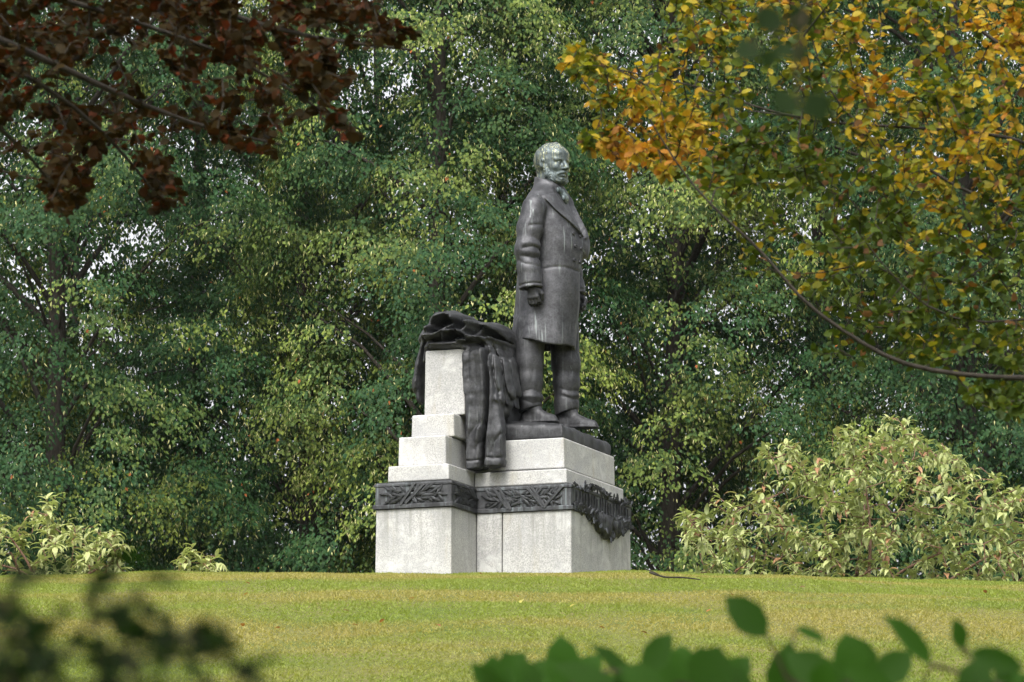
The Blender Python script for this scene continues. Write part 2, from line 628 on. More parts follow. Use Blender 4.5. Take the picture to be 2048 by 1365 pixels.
# ------------------------------------------------------------------ implicit modelling for the bronzes
def surface_net(d):
    """Naive surface nets on a dense distance field: vertices (grid units) and quads."""
    n = np.array(d.shape)
    ins = d < 0
    cs = tuple(n - 1)
    cnt = np.zeros(cs, np.int8)
    for k in range(8):
        o = (k & 1, k >> 1 & 1, k >> 2 & 1)
        cnt += ins[o[0]:o[0] + cs[0], o[1]:o[1] + cs[1], o[2]:o[2] + cs[2]]
    I, J, K = np.nonzero((cnt > 0) & (cnt < 8))
    idx = np.full(cs, -1, np.int64)
    idx[I, J, K] = np.arange(len(I))
    cv = np.stack([d[I + (k & 1), J + (k >> 1 & 1), K + (k >> 2 & 1)] for k in range(8)], 1).astype(np.float64)
    acc, num = np.zeros((len(I), 3)), np.zeros(len(I))
    for a in range(8):
        for ax in range(3):
            b = a | (1 << ax)
            if b == a: continue
            va, vb = cv[:, a], cv[:, b]
            m = (va < 0) != (vb < 0)
            t = np.where(m, va / np.where(m, va - vb, 1), 0)
            p = np.array([a & 1, a >> 1 & 1, a >> 2 & 1], float)[None, :].repeat(len(I), 0)
            p[:, ax] += t
            acc += p * m[:, None]
            num += m
    pts = np.stack([I, J, K], 1) + acc / num[:, None]
    quads = []
    for ax in range(3):
        u, v = (ax + 1) % 3, (ax + 2) % 3
        sl0 = [slice(None)] * 3; sl1 = [slice(None)] * 3
        sl0[ax] = slice(0, -1); sl1[ax] = slice(1, None)
        for w_ in (u, v):
            sl0[w_] = slice(1, -1); sl1[w_] = slice(1, -1)
        A, B = ins[tuple(sl0)], ins[tuple(sl1)]
        for flag in (0, 1):
            m = (A & ~B) if flag == 0 else (~A & B)
            c = np.array(np.nonzero(m)).T
            c[:, u] += 1
            c[:, v] += 1
            q = []
            for du, dv in ((0, 0), (-1, 0), (-1, -1), (0, -1)):
                e = c.copy()
                e[:, u] += du
                e[:, v] += dv
                q.append(idx[e[:, 0], e[:, 1], e[:, 2]])
            q = np.stack(q, 1)
            quads.append(q if flag == 0 else q[:, ::-1])
    quads = np.concatenate(quads)
    return pts, quads[(quads >= 0).all(1)]


class Grid:
    def __init__(s, lo, hi, vs):
        s.lo, s.vs = np.array(lo, float), vs
        n = np.ceil((np.array(hi) - lo) / vs).astype(int) + 1
        ax = [(s.lo[i] + np.arange(n[i]) * vs).astype(np.float32) for i in range(3)]
        s.X, s.Y, s.Z = np.meshgrid(*ax, indexing='ij', sparse=True)
        s.shape = tuple(n)

    def mesh(s, name, d, base, mat, parent, twice=0):
        d = np.ascontiguousarray(np.broadcast_to(d, s.shape), dtype=np.float32)
        pts, quads = surface_net(d)
        pts = pts * s.vs + s.lo - base
        a, b, c = (pts[quads[:, i]] for i in range(3))
        d2 = pts[quads[:, 3]]
        vol = np.einsum('ij,ij->i', a, np.cross(b, c)).sum() + np.einsum('ij,ij->i', a, np.cross(c, d2)).sum()
        q = quads.astype(np.int64)
        if vol < 0: q = q[:, ::-1]
        return link(name, mesh_data(name, pts, np.ascontiguousarray(q), True), mat, parent)


def smin(a, b, k):
    h = np.clip(.5 + .5 * (b - a) / k, 0, 1)
    return b * (1 - h) + a * h - k * h * (1 - h)


def smax(a, b, k):
    return -smin(-a, -b, k)


def caps(g, a, b, ra, rb):
    a, b = np.asarray(a, float), np.asarray(b, float)
    ab = b - a
    L2 = ab @ ab + 1e-12
    t = np.clip(((g.X - a[0]) * ab[0] + (g.Y - a[1]) * ab[1] + (g.Z - a[2]) * ab[2]) / L2, 0, 1)
    dx, dy, dz = g.X - a[0] - t * ab[0], g.Y - a[1] - t * ab[1], g.Z - a[2] - t * ab[2]
    return np.sqrt(dx * dx + dy * dy + dz * dz) - (ra + (rb - ra) * t)


def chain(g, pts, rad, k=.02, d=None):
    for i in range(len(pts) - 1):
        c = caps(g, pts[i], pts[i + 1], rad[i], rad[i + 1])
        d = c if d is None else smin(d, c, k)
    return d


def ell(g, c, r, M=None):
    x, y, z = g.X - c[0], g.Y - c[1], g.Z - c[2]
    if M is not None:
        x, y, z = (M[0][0] * x + M[0][1] * y + M[0][2] * z, M[1][0] * x + M[1][1] * y + M[1][2] * z, M[2][0] * x + M[2][1] * y + M[2][2] * z)
    k0 = np.sqrt((x / r[0])**2 + (y / r[1])**2 + (z / r[2])**2)
    return (k0 - 1) * min(r)


def wob(g, s, ph=0.):
    """smooth wobble field in [-1,1]"""
    return (np.sin(g.X * s + 1.3 * np.sin(g.Z * s * .7 + ph) + ph) * np.sin(g.Y * s * 1.1 + 1.1 * np.sin(g.X * s * .8) + 2 * ph) * .6
            + .4 * np.sin(g.Z * s * 1.3 + 1.2 * np.sin(g.Y * s + ph)))


def relief(g, lines):
    """Sum of ridges (h>0, round) and creases (h<0, sharp) along traced lines: (h, width, plane y, [(px,py),...])."""
    disp = np.zeros((g.shape[0], 1, g.shape[2]), np.float32)
    for h, w, ly, pts in lines:
        Q = np.array([ml(a_, b_, ly) for a_, b_ in pts])[:, [0, 2]]
        best = None
        for i in range(len(Q) - 1):
            a_, b_ = Q[i], Q[i + 1]
            ab = b_ - a_
            t = np.clip(((g.X - a_[0]) * ab[0] + (g.Z - a_[1]) * ab[1]) / (ab @ ab + 1e-12), 0, 1)
            e = np.sqrt((g.X - a_[0] - t * ab[0])**2 + (g.Z - a_[1] - t * ab[1])**2)
            best = e if best is None else np.minimum(best, e)
        disp = disp + (h * np.exp(-best / w) if h < 0 else h * np.exp(-(best / w)**2))
    return disp


# ------------------------------------------------------------------ statue
SBASE = np.array([.25, 0, 6.49])
_o = Matrix.Rotation(ROT, 3, 'Z') @ Vector(SBASE)
stat = empty('statue', (XM + _o.x, DM + _o.y, SBASE[2]), ROT)
tag(stat, 'dark bronze statue of a standing bearded man in a long overcoat, on the granite pedestal', 'statue')


# base: irregular rocky slab
def statue_base():
    g = Grid((-.25, -.80, 6.44), (.85, .80, 6.80), .0125)
    top = 6.625 + .09 * np.exp(-(((g.X - .22) / .36)**4 + ((g.Y + .05) / .50)**4)) + .03 * np.exp(-((g.X + .02) / .25)**2)
    top = top + .010 * wob(g, 14, .5) + .006 * wob(g, 33, 1.7)
    side = np.maximum(np.maximum(g.X - .70, -.2 - g.X), np.maximum(g.Y - .67, -.67 - g.Y)) + .006 * wob(g, 22, 2.2)
    d = smax(side, g.Z - top, .05)
    d = np.maximum(d, 6.497 - g.Z)
    return g.mesh('base', d, SBASE, BRONZE_DARK, stat)


statue_base()

P = ml


def coat():
    # vertical profile traced from the photograph: (pixel y, pixel centre x, half width px, lateral half width m)
    rows = [(368, 1097, 20, .10), (380, 1098, 30, .17), (392, 1098, 40, .27), (405, 1098, 46, .31), (430, 1101, 52, .325), (455, 1105, 60, .325),
            (480, 1105, 64.5, .32), (498, 1106, 66.5, .315), (520, 1104, 66, .31), (550, 1101, 65.5, .31), (600, 1099, 66, .32), (650, 1094, 66.5, .33), (700, 1090, 67, .335), (720, 1089, 67, .335)]
    zz, cx, aa, bb = [], [], [], []
    for py, pc, hw, b in rows:
        p = P(pc, py, 0)
        h = hw / 213.0
        a = math.sqrt(max(h * h - (b * .358)**2, .004)) / .934
        zz.append(p[2]); cx.append(p[0]); aa.append(a); bb.append(b)
    zz, cx, aa, bb = (np.array(v[::-1]) for v in (zz, cx, aa, bb))
    lo = (-.45, -.62, zz[0] - .03)
    hi = (.70, .66, zz[-1] + .06)
    g = Grid(lo, hi, .0095)
    z1 = g.Z[0, 0, :]
    sm = lambda v: np.convolve(np.pad(np.interp(z1, zz, v), 6, mode='edge'), np.ones(13) / 13, 'valid').astype(np.float32)[None, None, :]
    CX, A, B = sm(cx), sm(aa), sm(bb)
    x, y = g.X - CX, g.Y
    phi = np.arctan2(y / B, x / A)                                   # 0 = front, -pi/2 = his right (camera side)
    k = (np.abs(x / A)**2.3 + np.abs(y / B)**2.3)**(1 / 2.3)
    body = (k - 1) * np.minimum(A, B)
    zhem0 = P(1090, 693, 0)[2]
    skirt = np.clip((P(1100, 560, 0)[2] - g.Z) / .6, 0, 1)
    body = body - .012 * skirt * np.cos(phi * 7 + .8 * np.sin(g.Z * 4)) * (.5 + .5 * np.cos(phi + 1.8))
    body = body + .006 * wob(g, 9, .4)
    zs = P(1100, 480, 0)[2]                                            # where the lapels meet
    zc = P(1100, 385, 0)[2]
    zn = P(1100, 372, 0)[2]
    t = np.clip((g.Z - zs) / (zn - zs), 0, 1)
    # open V of the coat: cut back to the waistcoat between the lapels
    vin_r, vin_l = -.02 - .95 * t**.9, .12 + .9 * t**.9
    inV = np.maximum(np.maximum(vin_r - phi, phi - vin_l), (zs - g.Z) * 3) * .15
    body = smax(body, -np.maximum(inV, -(body + .035)), .012)
    # lapels
    w = .50 * np.sin(np.clip(t, 0, 1) * 2.5)**.8 + .03
    near_lap = np.maximum(np.maximum(vin_r - w - phi, phi - vin_r), (zs - g.Z) * 3) * .22
    near_lap = np.maximum(near_lap, (g.Z - P(1100, 396, 0)[2] - .10 * (phi - vin_r)))
    far_lap = np.maximum(np.maximum(vin_l - phi, phi - vin_l - w), (zs - g.Z) * 3) * .22
    lap = np.maximum(np.minimum(near_lap, far_lap), body - .026)
    body = np.minimum(body, smax(lap, -(body + .02), .004))
    # front edge of the near panel: the far panel lies deeper below the lapels
    below = np.clip((zs - g.Z) * 6, 0, 1)
    edge = -.03 + .04 * np.sin(g.Z * 3)
    far_panel = np.clip((phi - edge) / .035, 0, 1) * np.clip((1.2 - phi) / .2, 0, 1)
    body = body + .030 * far_panel * below
    body = smin(body, ell(g, P(1171, 492, .12), (.035, .09, .13)), .03)        # far lapel standing off the chest
    # back seam and waist crease
    body = body + .007 * np.exp(-((phi + 2.25) / .035)**2) * np.clip((zc - g.Z) * 4, 0, 1)
    body = body + .006 * np.exp(-((g.Z - P(1100, 548, 0)[2] - .01 * np.sin(phi * 5)) / .012)**2)
    waist = np.maximum((k - 1) * np.minimum(A, B) + .032, zs - .3 - g.Z)
    body = np.minimum(body, waist)
    # shoulders
    sh_r, sh_l = P(1068, 413, -.33), P(1124, 410, .33)
    body = smin(body, caps(g, sh_r, P(1092, 384, -.08), .105, .10), .06)
    body = smin(body, caps(g, sh_l, P(1108, 384, .08), .105, .10), .06)
    # stand-and-fall collar
    col0 = P(1101, 377, 0)
    cr = np.sqrt(((g.X - col0[0]) / .128)**2 + ((g.Y) / .14)**2)
    tiltz = g.Z - col0[2] + .004 + .42 * np.clip(g.X - col0[0], -.2, .25)
    collar = np.maximum(np.abs(cr - 1.0) * .135 - .026, np.abs(tiltz) - .058)
    collar = np.maximum(collar, (g.X - col0[0] - .11))
    body = smin(body, caps(g, P(1090, 372, 0), P(1088, 398, 0), .085, .16), .06)
    body = smin(body, collar, .03)
    # hem and hollow skirt
    hem = zhem0 - .045 * np.clip((x / A), -1, 1) + .012 * np.cos(phi * 4 + 1)
    inner = body + .035
    hollow = np.maximum(inner, g.Z - (zhem0 + .30))
    d = smax(body, hem - g.Z, .012)
    d = np.maximum(d, -hollow)
    # neck opening
    nk = caps(g, P(1097, 352, 0), P(1098, 388, 0) + np.array([.02, 0, 0]), .125, .11)
    d = smax(d, -nk, .008)
    g.mesh('coat', d, SBASE, BRONZE, stat)
    # buttons on the near front panel
    zb = [(478, -.46), (503, -.44), (530, -.43), (480, .50 - .62), (505, -.14), (531, -.13)]
    for py, ph in zb:
        z = P(1100, py, 0)[2]
        i = np.interp(z, zz, np.arange(len(zz)))
        a, b, c = np.interp(z, zz, aa), np.interp(z, zz, bb), np.interp(z, zz, cx)
        q = np.array([c + (a + .002) * math.copysign(abs(math.cos(ph))**(2 / 2.3), math.cos(ph)), (b + .002) * math.copysign(abs(math.sin(ph))**(2 / 2.3), math.sin(ph)), z])
        nv = Vector((math.cos(ph) / a, math.sin(ph) / b, 0)).normalized()
        V, Fq = [], []
        for r_, h_ in ((.019, -.004), (.019, .008), (.015, .012), (.005, .009)):
            for s_ in range(12):
                V.append((r_ * math.cos(s_ * math.pi / 6), r_ * math.sin(s_ * math.pi / 6), h_))
        for k_ in range(3):
            for s_ in range(12):
                Fq.append((k_ * 12 + s_, k_ * 12 + (s_ + 1) % 12, k_ * 12 + 12 + (s_ + 1) % 12, k_ * 12 + 12 + s_))
        Fq.append(tuple(36 + s_ for s_ in range(12)))
        o = link('button', mesh_data('button', V, Fq, True), BRONZE_DARK, stat)
        o.matrix_local = Matrix.Translation(Vector(q - SBASE)) @ nv.to_track_quat('Z', 'Y').to_matrix().to_4x4()


coat()


def sleeve(name, sh, el, wr, rs, fold=1.):
    pts = np.array([sh, el, wr])
    lo, hi = pts.min(0) - .2, pts.max(0) + .2
    g = Grid(lo, hi, .0095)
    d = chain(g, [sh, (sh + el) / 2 + np.array([-.01, 0, 0]), el, (el + wr) / 2, wr], [rs[0], rs[1], rs[2], rs[3], rs[4]], .05)
    if fold >= 1:                                                   # drapery creases round the elbow and under the shoulder
        d = d - relief(g, [(-.015, .012, -.54, [(1079, 497), (1064, 492), (1047, 497)]), (-.012, .011, -.54, [(1080, 509), (1064, 515), (1043, 512)]), (-.007, .012, -.54, [(1077, 481), (1062, 472)]),
                           (-.012, .012, -.54, [(1092, 430), (1077, 444), (1058, 450)]), (-.006, .014, -.54, [(1088, 452), (1074, 464)]), (.006, .022, -.54, [(1080, 503), (1063, 504), (1052, 505)]),
                           (.010, .024, -.54, [(1078, 489), (1062, 483), (1048, 487)]), (.008, .03, -.54, [(1062, 420), (1048, 460), (1040, 500)]), (-.010, .012, -.54, [(1036, 520), (1050, 528), (1072, 530)])])
    d = d + .002 * wob(g, 12, .9)
    ax = nrm(wr - el)
    s = (g.X - wr[0]) * ax[0] + (g.Y - wr[1]) * ax[1] + (g.Z - wr[2]) * ax[2]
    d = smax(d, s, .012)
    cuff = np.maximum(chain(g, [el, wr + ax * .1], [rs[3] + .006, rs[4] + .014]), np.maximum(s - .002, -s - .150))
    d = np.minimum(d, smax(cuff, -s - .148, .006))
    d = d + .012 * np.exp(-((s + .03) / .007)**2)
    bore = np.maximum(chain(g, [el, wr + ax * .1], [.05, rs[4] - .022]), -s - .06)
    d = np.maximum(d, -bore)
    return g.mesh(name, d, SBASE, BRONZE, stat)


sleeve('sleeve', P(1069, 415, -.36), P(1054, 500, -.44), P(1062, 577, -.43), (.118, .117, .108, .106, .100))
sleeve('sleeve', P(1124, 412, .36), P(1132, 500, .44), P(1152, 592, .40), (.118, .118, .108, .10, .09), .6)


def hand(wr, down, fwd, side, s=1.0):
    """Loosely closed hand below the wrist. down/fwd/side: unit axes (side = towards the back of the hand)."""
    wr, down, fwd, side = (np.asarray(v, float) for v in (wr, down, fwd, side))
    g = Grid(wr - .20, wr + .24, .0055)
    W = lambda a, b, c: wr + (down * a + fwd * b + side * c) * s
    d = caps(g, W(-.06, 0, 0), W(.03, 0, 0), .046 * s, .045 * s)
    for b in (-.038, -.012, .014, .038):
        d = smin(d, caps(g, W(.02, b * .6, .004), W(.10, b, .008), .026 * s, .024 * s), .02)
    Ls = (.050, .058, .055, .046)
    for i, b in enumerate((-.046, -.015, .016, .045)):                # four fingers bend at the knuckle and curl inwards
        L = Ls[i]
        k0 = W(.100, b, .010)
        k1 = W(.100 + L, b * 1.02, -.010)
        k2 = W(.100 + L + .012, b * .98, -.048)
        k3 = W(.100 + L - .022, b * .95, -.066)
        f = chain(g, [k0, k1, k2, k3], [.0195 * s, .017 * s, .0155 * s, .013 * s], .006)
        d = smin(d, f, .003)
    th = chain(g, [W(.03, .045, -.01), W(.075, .075, -.030), W(.120, .062, -.055), W(.145, .040, -.062)], [.026 * s, .022 * s, .019 * s, .015 * s], .008)
    d = smin(d, th, .010)
    return g.mesh('hand', d, SBASE, BRONZE_DARK, stat)


hand(P(1065, 574, -.43), nrm([.10, .02, -1]), nrm([1, 0, .10]), nrm([0, -1, 0]), 1.0)
hand(P(1156, 592, .40), nrm([.18, -.02, -1]), nrm([1, 0, .18]), nrm([0, 1, 0]), 1.0)


def legs():
    def leg(hip, knee, ank, toe, name_seed):
        lo = np.minimum.reduce([hip, knee, ank, toe]) - .2
        hi = np.maximum.reduce([hip, knee, ank, toe]) + .2
        g = Grid(lo, hi, .0095)
        d = chain(g, [hip, knee, (knee + ank) / 2, ank, ank - np.array([0, 0, .18])], [.150, .130, .120, .108, .112], .05)
        t = g.Z - ank[2]
        d = d - (relief(g, [(-.010, .012, -.33, [(1042, 784), (1060, 778), (1082, 786)]), (-.008, .012, -.33, [(1046, 800), (1064, 806), (1080, 798)]), (.010, .02, -.33, [(1046, 792), (1064, 792), (1080, 790)]), (-.006, .02, -.33, [(1066, 715), (1060, 770)])])
                 if name_seed < 1 else relief(g, [(-.010, .012, .03, [(1128, 792), (1142, 798), (1158, 792)]), (-.006, .012, .03, [(1120, 776), (1138, 782), (1156, 776)]), (.010, .02, .03, [(1124, 786), (1142, 790), (1156, 784)]), (-.006, .02, .03, [(1140, 715), (1136, 770)])]))
        d = d + .003 * wob(g, 9, name_seed)
        d = smax(d, ank[2] - .105 - g.Z + .30 * (g.X - ank[0]), .014)
        g.mesh('trouser_leg', d, SBASE, BRONZE_DARK, stat)
    def shoe(heel, toe, ank):
        lo = np.minimum.reduce([heel, toe, ank]) - .14
        hi = np.maximum.reduce([heel, toe, ank]) + .14
        g = Grid(lo, hi, .0075)
        ax = nrm(toe - heel)
        L = np.linalg.norm(toe - heel)
        u = (g.X - heel[0]) * ax[0] + (g.Y - heel[1]) * ax[1]
        v = -(g.X - heel[0]) * ax[1] + (g.Y - heel[1]) * ax[0]
        h = g.Z - (heel[2] + (toe[2] - heel[2]) * np.clip(u / L, 0, 1))
        tt = np.clip(u / L, 0, 1)
        half = np.interp(tt, [0, .12, .35, .65, .85, 1], [.045, .066, .062, .076, .066, .030])
        topz = np.interp(tt, [0, .1, .32, .5, .75, .92, 1], [.11, .16, .18, .145, .095, .074, .052])
        d = np.maximum(np.abs(v) - half, np.maximum(u - L, -u))
        rnd = np.sqrt(np.clip(np.abs(v) / half, 0, 1)**2.4 + np.clip(h / topz, 0, 2)**2) - 1
        up = smax(d, rnd * .06, .02)
        sole = np.maximum(np.maximum(np.abs(v) - half - .006, np.maximum(u - L - .006, -u - .006)), h - .022)
        d = np.minimum(up, smax(sole, h - .022, .004))
        d = np.maximum(d, -h)
        d = smin(d, caps(g, ank + np.array([0, 0, .03]), ank + np.array([.02, 0, -.06]), .085, .08), .03)
        d = np.maximum(d, -h)
        g.mesh('shoe', d, SBASE, BRONZE_DARK, stat)
    # near (right) leg, foot set back
    h1, t1 = P(1043, 833, -.20), P(1114, 834, -.22)
    h1[2] = t1[2] = 6.715
    a1 = P(1060, 800, -.20)
    leg(P(1062, 650, -.17), P(1058, 728, -.18), a1, t1, .3)
    shoe(h1, t1, a1 + np.array([0.01, 0, -.02]))
    # far (left) leg, foot forward
    h2, t2 = P(1114, 838, .16), P(1194, 842, .10)
    h2[2], t2[2] = 6.705, 6.690
    a2 = P(1133, 806, .15)
    leg(P(1126, 650, .16), P(1132, 728, .16), a2, t2, 1.9)
    shoe(h2, t2, a2 + np.array([0.01, 0, -.02]))


legs()


def head():
    HC = P(1106, 330, 0)                                            # centre of the head
    S = .415                                                        # crown to chin
    yaw = math.radians(-25)                                         # turned a little towards the camera
    M = np.array([[math.cos(yaw), math.sin(yaw), 0], [-math.sin(yaw), math.cos(yaw), 0], [0, 0, 1]])
    tilt = math.radians(3)
    T = np.array([[math.cos(tilt), 0, -math.sin(tilt)], [0, 1, 0], [math.sin(tilt), 0, math.cos(tilt)]])
    MT = T @ M
    g = Grid(HC - .36, HC + .31, .0042)
    X, Y, Z = (g.X - HC[0]), (g.Y - HC[1]), (g.Z - HC[2])

    class H: pass
    h = H()
    h.X = ((MT[0, 0] * X + MT[0, 1] * Y + MT[0, 2] * Z) / S).astype(np.float32)
    h.Y = ((MT[1, 0] * X + MT[1, 1] * Y + MT[1, 2] * Z) / S).astype(np.float32)
    h.Z = ((MT[2, 0] * X + MT[2, 1] * Y + MT[2, 2] * Z) / S).astype(np.float32)
    E = lambda c, r: ell(h, c, r)
    C = lambda a, b, ra, rb: caps(h, a, b, ra, rb)
    yy = np.abs(h.Y)
    h2 = H(); h2.X, h2.Y, h2.Z = h.X, yy, h.Z
    E2 = lambda c, r: ell(h2, c, r)
    C2 = lambda a, b, ra, rb: caps(h2, a, b, ra, rb)
    d = E((-.06, 0, .12), (.43, .335, .36))
    d = smin(d, E((.12, 0, -.10), (.265, .265, .36)), .10)
    d = smin(d, E((.14, 0, -.30), (.21, .225, .18)), .08)
    d = smin(d, E((.20, 0, .22), (.19, .24, .17)), .08)               # forehead
    d = smin(d, C2((.345, .03, .075), (.29, .20, .065), .045, .040), .035)   # brow
    d = smax(d, -E2((.405, .125, -.005), (.085, .085, .062)), .035)   # eye sockets
    d = smin(d, E2((.285, .125, .0), (.062, .062, .058)), .012)       # eyeballs
    d = smin(d, C2((.335, .085, .038), (.30, .175, .032), .018, .016), .012)  # upper lids
    d = smin(d, C2((.325, .085, -.045), (.295, .17, -.042), .016, .014), .014)
    d = smin(d, C((.355, 0, .05), (.455, 0, -.105), .034, .050), .025)  # nose
    d = smin(d, E((.455, 0, -.125), (.050, .052, .042)), .02)
    d = smin(d, E2((.405, .052, -.135), (.045, .034, .034)), .015)
    d = smin(d, E2((.255, .165, -.105), (.085, .080, .075)), .05)     # cheekbones
    d = smin(d, C2((.395, .012, -.205), (.315, .135, -.262), .032, .024), .03)  # moustache
    d = smax(d, -C2((.43, 0., -.262), (.36, .11, -.275), .016, .012), .012)     # mouth
    d = smin(d, C2((.375, 0., -.292), (.345, .07, -.292), .030, .022), .012)    # lower lip
    d = smax(d, -C2((.40, 0., -.335), (.36, .06, -.335), .014, .01), .02)
    bd = smin(E((.235, 0, -.400), (.140, .165, .100)), E2((.12, .20, -.33), (.16, .075, .14)), .09)  # beard along the jaw
    bd = smin(bd, C2((.02, .285, -.02), (.10, .255, -.28), .050, .075), .06)   # side whiskers
    bd = bd + .010 * np.sin(h.Z * 55 + 9 * np.sin(h.X * 22) + yy * 25) * np.sin(h.X * 34 + 3 * np.sin(h.Z * 19))
    d = smin(d, bd, .03)
    # hair cap, swept back with a parting and a front quiff
    hair = E((-.075, 0, .140), (.445, .352, .372))
    xf = np.interp(h.Z, [-.45, -.15, .05, .2, .33, .5], [-.24, -.13, -.03, .08, .20, .26]).astype(np.float32)
    hair = smax(hair, (h.X - xf) * .8, .035)
    hair = np.maximum(hair, -.38 - h.Z)
    hair = hair + .008 * np.sin(30 * h.X + 18 * h.Z + 3 * np.sin(yy * 14)) * np.sin(24 * yy + 6 * np.sin(h.X * 9) + 2)
    hair = smin(hair, C((.21, -.05, .40), (.02, .05, .475), .055, .055), .08)
    d = smin(d, hair, .035)
    # ears
    ear = smax(E2((-.015, .345, -.015), (.078, .042, .118)), -E2((.002, .392, -.012), (.046, .032, .078)), .015)
    d = smin(d, ear, .012)
    d = smax(d, -E2((.055, .36, -.03), (.03, .05, .05)), .02)
    # neck
    d = smin(d, C((-.07, 0, -.30), (-.10, 0, -.72), .215, .235), .05)
    d = smin(d, C((-.24, 0, .0), (-.22, 0, -.70), .20, .20), .10)          # nape
    d = d * S
    d = d + .0016 * wob(g, 90, .3)
    hd = g.mesh('head', d, SBASE, BRONZE_HEAD, stat)
    hd['label'] = 'weathered pale green bearded head with pale streaks running down'
    # shirt collar and bow tie
    g2 = Grid(HC + np.array([-.22, -.24, -.46]), HC + np.array([.34, .24, -.14]), .006)
    wing = caps(g2, P(1099, 374, 0), P(1100, 392, 0), .118, .13)
    wing = np.maximum(np.abs(wing) - .012, np.abs(g2.Z - P(1100, 378, 0)[2] + .4 * (g2.X - HC[0])) - .055)
    g2.mesh('shirt_collar', wing, SBASE, BRONZE_DARK, stat)
    kn = P(1124, 384, -.01)
    kd = smin(ell(g2, kn, (.028, .028, .03)), smin(ell(g2, kn + np.array([.0, -.065, -.006]), (.022, .055, .036)), ell(g2, kn + np.array([0., .065, 0]), (.022, .055, .036)), .01), .012)
    kd = smin(kd, ell(g2, kn + np.array([.035, -.01, -.075]), (.035, .05, .05)), .03)
    kd = kd + .004 * np.sin((g2.Y - kn[1]) * 120)
    g2.mesh('bow_tie', kd, SBASE, BRONZE_HEAD, stat)


head()

# ------------------------------------------------------------------ bronze robe draped over the back wall
RBASE = np.array([-.1, -.5, 6.20])
_o = Matrix.Rotation(ROT, 3, 'Z') @ Vector(RBASE)
robe = empty('draped_robe', (XM + _o.x, DM + _o.y, RBASE[2]), ROT)
tag(robe, 'dark bronze robe heaped in folds over the granite back wall beside the statue', 'robe')


